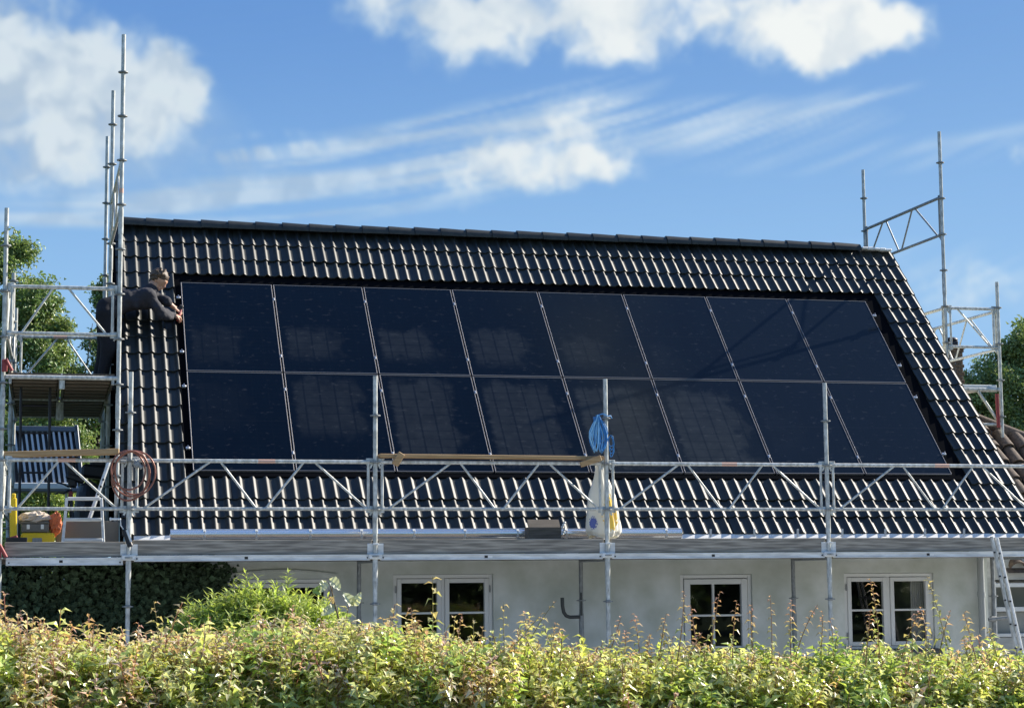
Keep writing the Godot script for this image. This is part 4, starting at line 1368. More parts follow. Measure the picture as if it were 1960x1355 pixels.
	tag(solo("spirit_level", yt, M.yellow, Vector3(-1.905, 2.05, 3.2)), "upright flat yellow tool leaning in the left corner of the deck", "tool")
	var tr := thing("black_tray", Vector3(-1.86, 2.05, 3.5), "low black tray with dark red things in front of the yellow case", "tray")
	var t1 := MB.new()
	t1.box(Vector3(-1.865, 2.07, 3.5), Vector3(0.20, 0.03, 0.18), Basis(), 0.006)
	for s in [[-1.965, 3.5, 0.012, 0.18], [-1.765, 3.5, 0.012, 0.18], [-1.865, 3.59, 0.21, 0.012], [-1.865, 3.41, 0.21, 0.012]]:
		t1.box(Vector3(s[0], 2.16, s[1]), Vector3(s[2], 0.17, s[3]), Basis(), 0.003)
	part("tray_body", t1, M.black, tr)
	var t2 := MB.new()
	t2.box(Vector3(-1.90, 2.245, 3.5), Vector3(0.09, 0.03, 0.06), Basis(Vector3(0, 0, 1), 0.3), 0.008)
	part("contents", t2, M.red, tr)
	var gb := MB.new()
	gb.box(Vector3(-1.14, 2.245, 2.95), Vector3(0.66, 0.37, 0.02), Basis(RX, -0.05), 0.004)
	tag(solo("grey_board", gb, M.case_grey, Vector3(-1.14, 2.05, 2.95)), "dark grey board standing on edge behind the stepladder", "board")
	# dark machine under a sheet, and a saw on a tripod
	var tm := thing("covered_machine", Vector3(-1.05, 2.04, 0.6), "bulky machine under a black sheet behind the stepladder", "machine")
	var sh := MB.new()
	var no := FastNoiseLite.new()
	no.seed = 8
	no.frequency = 2.2
	for j in 12:
		for i in 20:
			var q := []
			for e in [[i, j], [i + 1, j], [i + 1, j + 1], [i, j + 1]]:
				var th: float = TAU * e[0] / 20.0
				var tt: float = e[1] / 12.0
				var w := pow(sin(clampf(tt * 1.7, 0.0, 1.0) * PI / 2), 0.35)
				var f := 1.0 + 0.12 * no.get_noise_3d(cos(th), tt * 2.0, sin(th))
				q.append(Vector3(-1.075 + 0.19 * w * f * cos(th), 3.0 - 0.95 * tt, 0.6 + 0.28 * w * f * sin(th)))
			sh.quad(q[0], q[1], q[2], q[3], (q[0] + q[2]) / 2.0 - Vector3(-1.075, 2.6, 0.6))
	part("sheet", sh, M.tarp, tm)
	var bk := MB.new()
	bk.box(Vector3(-1.02, 3.09, 0.5), Vector3(0.30, 0.16, 0.28), Basis(Vector3(0, 0, 1), -0.1), 0.03)
	bk.box(Vector3(-0.98, 3.19, 0.5), Vector3(0.18, 0.08, 0.2), Basis(), 0.02)
	part("motor_housing", bk, M.black, tm)
	var sw := thing("tripod_saw", Vector3(-1.3, 2.04, 1.2), "black tool head on a dark stand left of the covered machine", "tool")
	var s1 := MB.new()
	s1.box(Vector3(-1.29, 3.02, 1.2), Vector3(0.10, 0.30, 0.10), Basis(Vector3(0, 0, 1), 0.1), 0.02)
	s1.box(Vector3(-1.27, 3.19, 1.2), Vector3(0.13, 0.07, 0.10), Basis(), 0.02)
	s1.box(Vector3(-1.25, 2.98, 1.2), Vector3(0.22, 0.08, 0.12), Basis(Vector3(0, 0, 1), -0.3), 0.02)
	part("head", s1, M.black, sw)
	var s2 := MB.new()
	for e in [[-0.12, 0.05], [0.08, 0.12], [0.02, -0.14]]:
		s2.tube(Vector3(-1.30, 2.85, 1.2), Vector3(-1.30 + e[0], 2.05, 1.2 + e[1]), 0.014, 0.012, 8)
	s2.path(PackedVector3Array([Vector3(-1.32, 2.84, 1.2), Vector3(-1.38, 2.80, 1.22), Vector3(-1.44, 2.81, 1.22), Vector3(-1.47, 2.79, 1.22)]), PackedFloat32Array([0.014, 0.012, 0.01]), 7)
	s2.path(PackedVector3Array([Vector3(-1.32, 2.88, 1.2), Vector3(-1.38, 2.91, 1.22), Vector3(-1.46, 2.93, 1.22)]), PackedFloat32Array([0.012, 0.01]), 7)
	part("stand", s2, M.charcoal, sw)
	var s3 := MB.new()
	s3.box(Vector3(-1.30, 2.78, 1.23), Vector3(0.055, 0.09, 0.06), Basis(), 0.015)
	part("grip", s3, M.red, sw)
	# white pergola in the sun beyond the gable
	var wb := thing("white_pergola", Vector3(-1.6, 0, -5.0), "white pergola beam in the sun beyond the gable seen through the left scaffold", "pergola")
	var w1 := MB.new()
	w1.span(Vector3(-2.02, 3.135, -5.25), Vector3(-1.22, 3.225, -4.9), 0.008)
	part("beam", w1, M.white_paint, wb)
	for x in [-1.96, -1.28]:
		var w3 := MB.new()
		w3.span(Vector3(x - 0.02, 0, -5.1), Vector3(x + 0.02, 3.134, -5.06))
		part("post", w3, M.white_paint, wb)
	# rack of slanted tubes
	var rk := thing("tube_rack", Vector3(-1.6, 2.9, -5.4), "tilted rack of slanted pale tubes in a dark grey frame behind the left scaffold", "rack")
	var tilt := Basis(RX, -0.35)
	var o := Vector3(-1.6, 4.072, -5.3)
	var rf := MB.new()
	rf.box(o + tilt * Vector3(0.0, -0.045, 0), Vector3(0.96, 0.09, 0.08), tilt, 0.01)
	rf.box(o + tilt * Vector3(0.50, -0.5, 0) , Vector3(0.055, 1.06, 0.08), tilt * Basis(Vector3(0, 0, 1), 0.10), 0.01)
	rf.box(o + tilt * Vector3(-0.47, -0.5, 0), Vector3(0.055, 1.06, 0.08), tilt * Basis(Vector3(0, 0, 1), 0.10), 0.01)
	rf.box(o + tilt * Vector3(0.05, -1.02, 0), Vector3(1.0, 0.06, 0.08), tilt, 0.01)
	part("rack_frame", rf, M.rack_grey, rk)
	var bkp := MB.new()
	bkp.box(o + tilt * Vector3(0.02, -0.52, -0.06), Vector3(0.98, 0.98, 0.02), tilt)
	part("back_sheet", bkp, M.black, rk)
	for k in 12:
		var m := MB.new()
		var x := -0.44 + 0.08 * k
		m.tube(o + tilt * Vector3(x, -0.09, 0.01), o + tilt * Vector3(x + 0.12, -1.0, 0.01), 0.019, 0.019, 8)
		part("tube", m, M.tube_white, rk)
	# bent pipe on the inner standard
	var jp := MB.new()
	jp.path(PackedVector3Array([Vector3(4.168, 1.565, 2.76), Vector3(4.17, 1.47, 2.76), Vector3(4.183, 1.40, 2.76), Vector3(4.21, 1.36, 2.76), Vector3(4.255, 1.343, 2.76), Vector3(4.37, 1.345, 2.76)]), PackedFloat32Array([0.021]), 10)
	jp.tube(Vector3(4.40, 1.36, 2.735), Vector3(4.40, 1.62, 2.735), 0.012, 0.012, 8)
	tag(solo("bent_pipe", jp, M.pipe_dark, Vector3(4.27, 1.34, 2.76)), "dark J shaped bent pipe clamped to the inner scaffold post by the wall", "pipe")
	# couplers low on the right inner post
	var cp := MB.new()
	cp.tube(Vector3(9.47, 1.25, 2.76), Vector3(9.70, 1.27, 2.80), 0.024, 0.024, 10)
	cp.box(Vector3(9.545, 1.255, 2.73), Vector3(0.07, 0.07, 0.06), Basis(), 0.01)
	tag(solo("pipe_coupler", cp, M.galv_dull, Vector3(9.56, 1.22, 2.75)), "short horizontal tube clamped to the inner post beside the ladder", "coupler")
	# extension ladder leaning at the right, seen from its side
	var ld := thing("extension_ladder", Vector3(9.22, 0, 4.1), "aluminium extension ladder leaning on the scaffold deck at the right", "ladder")
	var top := Vector3(8.93, 2.21, 4.02)
	var dirn := Vector3(9.36, 0.0, 4.06) - top
	var ax := dirn.normalized()
	for sct in 2:
		var off := Vector3(0.062 * sct - 0.03, 0, 0)
		for side in 2:
			var zz := Vector3(0, 0, -0.40 * side)
			if side == 1: zz.z = -0.0
			var r := MB.new()
			var a := top + off + (Vector3(0, 0, 0.0) if side == 0 else Vector3(-0.19, 0, 0.35)) + Vector3(0, -0.012 * sct, 0)
			r.box(a + dirn / 2, Vector3(0.044, 0.024, dirn.length()), r.frame_of(ax) * Basis(Vector3(0, 0, 1), PI / 2 * 0.0), 0.004)
			part("rail", r, M.galv if sct == 0 else M.alu, ld)
		for k in 8:
			var p0 := top + off + ax * (0.18 + 0.27 * k) + Vector3(0, -0.012 * sct, -0.012)
			var r2 := MB.new()
			r2.tube(p0, p0 + Vector3(-0.20, 0, 0.37), 0.014, 0.014, 8)
			part("rung", r2, M.galv_dull, ld)
			var r3 := MB.new()
			r3.tube(p0 + Vector3(0.004, 0, 0.362) * 1.0 + Vector3(-0.196, 0, 0.0), p0 + Vector3(-0.203, 0, 0.386), 0.011, 0.011, 8)
			part("rung_end", r3, M.black, ld)

func lump(b: MB, at: Vector3, rad: Vector3, amp: float, seed_: int) -> void:
	# crumpled cloth: a flattened ball with sharp random folds
	var f := FastNoiseLite.new()
	f.seed = seed_
	f.frequency = 1.0
	f.fractal_type = FastNoiseLite.FRACTAL_RIDGED
	f.fractal_octaves = 3
	var g := func(i: int, j: int) -> Vector3:
		var th := PI * j / 14.0
		var ph := TAU * (i % 26) / 26.0
		var d := Vector3(sin(th) * cos(ph), cos(th), sin(th) * sin(ph))
		return at + d * rad * (1.0 + amp * f.get_noise_3dv(d * 1.3))
	for j in 14:
		for i in 26:
			var p: Vector3 = g.call(i, j)
			var q: Vector3 = g.call(i + 1, j + 1)
			b.tri(p, g.call(i + 1, j), q, p - at)
			b.tri(p, q, g.call(i, j + 1), p - at)

func solo(called: String, b: MB, m: Material, base: Vector3) -> MeshInstance3D:
	# a thing of one mesh, its origin at its base
	for i in b.v.size():
		b.v[i] -= base
	var o := MeshInstance3D.new()
	o.name = numbered(called)
	o.mesh = b.mesh()
	o.material_override = m
	o.position = base
	add_child(o)
	return o

# ---------------------------------------------------------------- the worker
func nets(bones: Array, cell: float, k: float, into: MB) -> void:
	# smooth union of tapered capsules [a, b, ra, rb], meshed with one vertex per crossed cell
	var lo := Vector3.INF
	var hi := -Vector3.INF
	for b in bones:
		var r: float = maxf(b[2], b[3]) + 3.0 * cell + k * 0.3
		lo = lo.min((b[0] as Vector3).min(b[1]) - Vector3.ONE * r)
		hi = hi.max((b[0] as Vector3).max(b[1]) + Vector3.ONE * r)
	var nx := int((hi.x - lo.x) / cell) + 2
	var ny := int((hi.y - lo.y) / cell) + 2
	var nz := int((hi.z - lo.z) / cell) + 2
	var f := PackedFloat32Array()
	f.resize(nx * ny * nz)
	f.fill(1.0)
	for b in bones:
		var a: Vector3 = b[0]
		var e: Vector3 = b[1]
		var ab := e - a
		var l2 := maxf(ab.length_squared(), 1e-8)
		var m: float = maxf(b[2], b[3]) + 2.0 * cell + k
		var p0 := (a.min(e) - Vector3.ONE * m - lo) / cell
		var p1 := (a.max(e) + Vector3.ONE * m - lo) / cell
		for z in range(maxi(0, int(p0.z)), mini(nz, int(p1.z) + 2)):
			for y in range(maxi(0, int(p0.y)), mini(ny, int(p1.y) + 2)):
				var at := (z * ny + y) * nx
				for x in range(maxi(0, int(p0.x)), mini(nx, int(p1.x) + 2)):
					var p := lo + Vector3(x, y, z) * cell
					var t := clampf((p - a).dot(ab) / l2, 0.0, 1.0)
					var d := p.distance_to(a + ab * t) - lerpf(b[2], b[3], t)
					var o := f[at + x]
					var h := maxf(k - absf(o - d), 0.0) / k
					f[at + x] = minf(o, d) - h * h * k * 0.25
	var ids := PackedInt32Array()
	ids.resize(nx * ny * nz)
	ids.fill(-1)
	var corner := [0, 1, nx, nx + 1, nx * ny, nx * ny + 1, nx * ny + nx, nx * ny + nx + 1]
	var edges := [[0, 1], [2, 3], [4, 5], [6, 7], [0, 2], [1, 3], [4, 6], [5, 7], [0, 4], [1, 5], [2, 6], [3, 7]]
	var place := [Vector3(0, 0, 0), Vector3(1, 0, 0), Vector3(0, 1, 0), Vector3(1, 1, 0), Vector3(0, 0, 1), Vector3(1, 0, 1), Vector3(0, 1, 1), Vector3(1, 1, 1)]
	for z in nz - 1:
		for y in ny - 1:
			for x in nx - 1:
				var at := (z * ny + y) * nx + x
				var in0 := f[at] < 0.0
				var any := false
				for q in 7:
					if (f[at + corner[q + 1]] < 0.0) != in0:
						any = true
						break
				if not any: continue
				var s := Vector3.ZERO
				var cnt := 0
				for e in edges:
					var d0 := f[at + corner[e[0]]]
					var d1 := f[at + corner[e[1]]]
					if (d0 < 0.0) != (d1 < 0.0):
						s += (place[e[0]] as Vector3).lerp(place[e[1]], d0 / (d0 - d1))
						cnt += 1
				var g := Vector3.ZERO
				for q in 4:
					g.x += f[at + corner[q * 2 + 1]] - f[at + corner[q * 2]]
				for q in [0, 1, 4, 5]:
					g.y += f[at + corner[q + 2]] - f[at + corner[q]]
				for q in 4:
					g.z += f[at + corner[q + 4]] - f[at + corner[q]]
				ids[at] = into.v.size()
				into.v.append(lo + (Vector3(x, y, z) + s / cnt) * cell)
				into.n.append(g.normalized())
				into.c.append(into.col)
				into.uv.append(Vector2.ZERO)
	var st := [1, nx, nx * ny]
	for z in range(1, nz - 1):
		for y in range(1, ny - 1):
			for x in range(1, nx - 1):
				var at := (z * ny + y) * nx + x
				var inside := f[at] < 0.0
				for ax in 3:
					if (f[at + st[ax]] < 0.0) == inside: continue
					var u: int = st[(ax + 1) % 3]
					var w: int = st[(ax + 2) % 3]
					var a := ids[at - u - w]
					var b := ids[at - w]
					var c := ids[at]
					var d := ids[at - u]
					if a < 0 or b < 0 or c < 0 or d < 0: continue
					if inside:
						into.idx.append_array(PackedInt32Array([a, c, b, a, d, c]))
					else:
						into.idx.append_array(PackedInt32Array([a, b, c, a, c, d]))

func hand_bones(wrist: Vector3, along: Vector3, down: Vector3, thumb_side: float) -> Array:
	# palm, four bent fingers of different length, and a thumb from the side of the palm
	var f := along.normalized()
	var d := (down - f * down.dot(f)).normalized()
	var s := f.cross(d) * thumb_side
	var out := []
	var lens := [0.070, 0.078, 0.073, 0.058]
	for k in 4:
		var sd := s * (0.030 - 0.020 * k)
		var kn := wrist + f * (0.088 - 0.004 * absf(k - 1.0)) + sd
		out.append([wrist + sd * 0.55, kn, 0.015, 0.0125])
		var l: float = lens[k]
		var j1 := kn + (f * 0.80 + d * 0.60).normalized() * l * 0.45
		var j2 := j1 + (f * 0.25 + d * 0.97).normalized() * l * 0.32
		var j3 := j2 + (f * -0.35 + d * 0.92).normalized() * l * 0.26
		out.append([kn, j1, 0.0098, 0.0090])
		out.append([j1, j2, 0.0090, 0.0084])
		out.append([j2, j3, 0.0084, 0.0074])
	var t0 := wrist + f * 0.025 + s * 0.030
	var t1 := t0 + (f * 0.6 + s * 0.65 + d * 0.4).normalized() * 0.040
	var t2 := t1 + (f * 0.75 + s * 0.05 + d * 0.65).normalized() * 0.032
	out.append([wrist + f * 0.01 + s * 0.012, t0, 0.017, 0.014])
	out.append([t0, t1, 0.0125, 0.0105])
	out.append([t1, t2, 0.0105, 0.0085])
	return out

func worker() -> void:
	var hip := Vector3(-0.915, 4.99, 0.73)
	var hr := hip + Vector3(-0.01, -0.03, 0.10)
	var hl := hip + Vector3(-0.01, -0.03, -0.10)
	var kr := Vector3(-0.895, 4.53, 0.86)
	var kl := Vector3(-0.93, 4.53, 0.60)
	var ar := Vector3(-0.965, 4.125, 0.87)
	var al := Vector3(-1.02, 4.125, 0.57)
	var sr := Vector3(-0.425, 5.20, 0.795)
	var sl := Vector3(-0.385, 5.26, 0.43)
	var er := Vector3(-0.255, 4.965, 0.81)
	var el := Vector3(-0.20, 5.165, 0.60)
	var wr := Vector3(-0.105, 4.985, 0.66)
	var wl := Vector3(-0.095, 5.095, 0.535)
	var hc := Vector3(-0.290, 5.425, 0.60)
	var neck := Vector3(-0.385, 5.29, 0.61)
	var t := thing("person", Vector3(-0.95, 4.045, 0.73), "person in dark sweater and trousers leaning from the left scaffold over the panel edge", "person")
	var fd := Vector3(0.72, -0.62, 0.30).normalized()
	var fu := (Vector3.UP - fd * fd.y).normalized()
	var fs := fd.cross(fu)
	var back := [
		[hip + Vector3(0, 0, 0.07), Vector3(-0.68, 5.145, 0.73), 0.115, 0.105], [hip + Vector3(0, 0, -0.07), Vector3(-0.68, 5.155, 0.56), 0.115, 0.105],
		[Vector3(-0.68, 5.145, 0.73), Vector3(-0.45, 5.175, 0.72), 0.105, 0.112], [Vector3(-0.68, 5.155, 0.56), Vector3(-0.43, 5.20, 0.51), 0.105, 0.112],
		[Vector3(-0.45, 5.175, 0.72), sr, 0.10, 0.075], [Vector3(-0.43, 5.20, 0.51), sl, 0.10, 0.075], [Vector3(-0.47, 5.21, 0.61), neck, 0.10, 0.07],
	]
	var body := MB.new()
	var limbs := back.duplicate()
	limbs.append_array([[sr, er, 0.050, 0.042], [er, wr, 0.040, 0.029], [sl, el, 0.050, 0.042], [el, wl, 0.040, 0.029], [neck, hc, 0.060, 0.058], [hr, kr, 0.085, 0.06], [kr, ar, 0.057, 0.04], [hl, kl, 0.085, 0.06], [kl, al, 0.057, 0.04]])
	for b in limbs:
		b = b.duplicate()
	var slim := []
	for b in limbs:
		slim.append([b[0], b[1], b[2] * 0.92, b[3] * 0.92])
	nets(slim, 0.016, 0.04, body)
	# head
	var hb := [
		[hc + fu * 0.020 - fd * 0.025, hc + fu * 0.018 + fd * 0.022, 0.083, 0.078],
		[hc - fu * 0.02 + fd * 0.03, hc - fu * 0.075 + fd * 0.055, 0.066, 0.040],
		[hc - fu * 0.082 + fd * 0.068, hc - fu * 0.080 + fd * 0.072, 0.026, 0.022],
		[hc + fu * 0.012 + fd * 0.092, hc - fu * 0.026 + fd * 0.112, 0.009, 0.013],
		[hc + fu * 0.030 + fd * 0.083 + fs * 0.03, hc + fu * 0.030 + fd * 0.083 - fs * 0.03, 0.014, 0.014],
		[hc - fu * 0.056 + fd * 0.094 + fs * 0.018, hc - fu * 0.056 + fd * 0.094 - fs * 0.018, 0.008, 0.008],
		[hc + fu * 0.014 - fd * 0.006 + fs * 0.082, hc - fu * 0.026 + fd * 0.002 + fs * 0.082, 0.016, 0.011],
		[hc + fu * 0.014 - fd * 0.006 - fs * 0.082, hc - fu * 0.026 + fd * 0.002 - fs * 0.082, 0.016, 0.011],
		[hc - fu * 0.05 - fd * 0.03, neck, 0.056, 0.058],
	]
	nets(hb, 0.006, 0.022, body)
	var hand_r := hand_bones(wr, Vector3(0.70, -0.10, -0.62), Vector3(0.25, -0.6, -0.7), -1.0)
	nets(hand_r, 0.0042, 0.010, body)
	var hand_l := hand_bones(wl, Vector3(0.80, -0.45, -0.25), Vector3(0.1, -0.75, -0.6), 1.0)
	nets(hand_l, 0.0042, 0.010, body)
	part("body", body, M.skin, t)
	var eyes := MB.new()
	for s in [-1.0, 1.0]:
		eyes.ball(hc + fu * 0.008 + fd * 0.083 + fs * 0.032 * s, Vector3.ONE * 0.007, 8, 6)
	part("eye", eyes, M.black, t)
	var hair := MB.new()
	var hn := []
	hn.append([hc + fu * 0.030 - fd * 0.036, hc + fu * 0.044 + fd * 0.016, 0.097, 0.080])
	hn.append([hc + fu * 0.0 - fd * 0.052, hc - fu * 0.050 - fd * 0.050, 0.074, 0.054])
	var hr2 := RandomNumberGenerator.new()
	hr2.seed = 4
	for k in 150:
		var dd := Vector3(hr2.randfn(), hr2.randfn(), hr2.randfn()).normalized()
		if dd.y < -0.5 or dd.x > 0.2 and dd.y < 0.25 + 0.6 * (dd.x - 0.2): continue
		if absf(dd.z) > 0.6 and dd.x > 0.06 and dd.y < 0.05: continue
		var w := fd * dd.x + fu * dd.y + fs * dd.z
		var p := hc + fu * 0.022 - fd * 0.008 + w * 0.090
		var drift := (fs * hr2.randfn() + fu * hr2.randfn() - fd * 0.4) * 0.012
		hn.append([p, p + w * 0.016 + drift * 1.4, hr2.randf_range(0.012, 0.024), 0.009])
	nets(hn, 0.006, 0.012, hair)
	part("hair", hair, M.hair, t)
	var sw := MB.new()
	var sb := []
	for b in back:
		sb.append([b[0], b[1], b[2] + 0.016, b[3] + 0.018])
	sb[0][2] = 0.108
	sb[1][2] = 0.108
	sb.append_array([[sr, er, 0.070, 0.056], [er, er.lerp(wr, 0.93), 0.056, 0.040], [sl, el, 0.068, 0.055], [el, el.lerp(wl, 0.25), 0.053, 0.049]])
	# folds in the cloth
	for q in [[sr.lerp(er, 0.75), 0.058], [er.lerp(wr, 0.22), 0.052], [er.lerp(wr, 0.5), 0.047], [Vector3(-0.60, 5.10, 0.80), 0.05], [Vector3(-0.72, 5.20, 0.70), 0.075]]:
		var c: Vector3 = q[0]
		sb.append([c + Vector3(-0.025, 0.035, 0.02), c + Vector3(0.03, -0.03, 0.02), q[1] - 0.004, q[1] - 0.012])
	nets(sb, 0.014, 0.035, sw)
	part("sweater", sw, M.sweater, t)
	var tr := MB.new()
	var tb := [
		[hip + Vector3(0, 0.02, 0.06), hr, 0.122, 0.105], [hip + Vector3(0, 0.02, -0.06), hl, 0.122, 0.105], [hip + Vector3(0.0, 0.06, 0.05), hip + Vector3(0.10, 0.09, 0.05), 0.115, 0.108],
		[hr, kr, 0.108, 0.079], [kr, ar + Vector3(0, -0.03, 0), 0.077, 0.063], [hl, kl, 0.108, 0.079], [kl, al + Vector3(0, -0.03, 0), 0.077, 0.063],
		[kr + Vector3(0.03, 0.05, 0.02), kr + Vector3(0.035, -0.06, 0.02), 0.058, 0.05], [kl + Vector3(0.03, 0.05, 0.02), kl + Vector3(0.035, -0.06, 0.02), 0.058, 0.05],
	]
	nets(tb, 0.015, 0.035, tr)
	part("trousers", tr, M.trousers, t)
	for a in [ar, al]:
		var so := MB.new()
		nets([[a + Vector3(-0.045, -0.045, 0), a + Vector3(0.13, -0.052, 0.01), 0.042, 0.036], [a, a + Vector3(0.02, -0.03, 0), 0.045, 0.05]], 0.010, 0.03, so)
		part("shoe", so, M.shoe, t)
	# the tool in his hands
	var sd := thing("screwdriver", Vector3(-0.03, 5.0, 0.55), "small black and red driver held between the worker's hands", "tool")
	var q := MB.new()
	q.tube(Vector3(-0.06, 4.93, 0.60), Vector3(-0.015, 5.07, 0.52), 0.017, 0.015, 10)
	part("grip", q, M.red, sd)
	var q2 := MB.new()
	q2.box(Vector3(-0.018, 5.10, 0.50), Vector3(0.055, 0.075, 0.055), Basis(Vector3(0, 0, 1), -0.4), 0.012)
	q2.tube(Vector3(-0.005, 5.09, 0.49), Vector3(-0.012, 5.065, 0.455), 0.008, 0.006, 8)
	part("head", q2, M.black, sd)

# ---------------------------------------------------------------- plants
func leaf(b: MB, at: Vector3, dir: Vector3, up: Vector3, len: float, wid: float, c: Color, droop := 0.25, fold := 0.35) -> void:
	var d := dir.normalized()
	var s := d.cross(up).normalized()
	var u := s.cross(d)
	var mid := at + d * len * 0.48 + u * len * 0.03
	var tip := at + d * len - u * len * droop
	var l := at + d * len * 0.42 + s * wid * 0.5 + u * wid * fold
	var r := at + d * len * 0.42 - s * wid * 0.5 + u * wid * fold
	b.col = c
	b.tri(at, l, mid, u); b.tri(at, mid, r, u); b.tri(l, tip, mid, u); b.tri(mid, tip, r, u)

func sprig(seed_: int, leaves: int, len: float, llen: float, lwid: float, low: Color, high: Color, spread: float, droop: float, stem: Color) -> MB:
	var r := RandomNumberGenerator.new()
	r.seed = seed_
	var b := MB.new()
	b.col = stem
	var bend := Vector3(r.randfn() * 0.12, 0, r.randfn() * 0.12)
	var at := func(t: float) -> Vector3: return Vector3(0, len * t, 0) + bend * len * t * t
	for k in 3:
		b.tube(at.call(k / 3.0), at.call((k + 1) / 3.0), len * 0.011, len * 0.009, 4, false)
	for k in leaves:
		var t := (k + 0.6) / leaves
		var a := k * 2.4 + r.randfn() * 0.5
		var out := Vector3(cos(a), 0.15 + 0.75 * t * (1.0 - spread) + r.randfn() * 0.22, sin(a))
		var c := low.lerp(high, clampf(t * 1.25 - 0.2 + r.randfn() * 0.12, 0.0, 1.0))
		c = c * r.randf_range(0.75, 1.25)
		var sz := (0.72 + 0.55 * sin(PI * minf(t * 1.1, 1.0))) * r.randf_range(0.8, 1.2)
		leaf(b, at.call(t), out, Vector3.UP, llen * sz, lwid * sz, c, droop + r.randfn() * 0.12)
	return b

func hedge_top(x: float) -> float:
	var xs := [-4.2, -2.6, -1.85, -1.55, -0.95, -0.4, 0.05, 0.45, 0.87, 1.15, 1.57, 2.2, 3.0, 3.78, 6.0]
	var ys := [1.52, 1.52, 1.50, 1.43, 1.385, 1.45, 1.46, 1.39, 1.31, 1.325, 1.29, 1.285, 1.26, 1.22, 1.23]
	for i in xs.size() - 1:
		if x < xs[i + 1]:
			return lerpf(ys[i], ys[i + 1], clampf((x - xs[i]) / (xs[i + 1] - xs[i]), 0.0, 1.0))
	return 1.3

func plants() -> void:
	hedge()
	shrubs()
	trees()

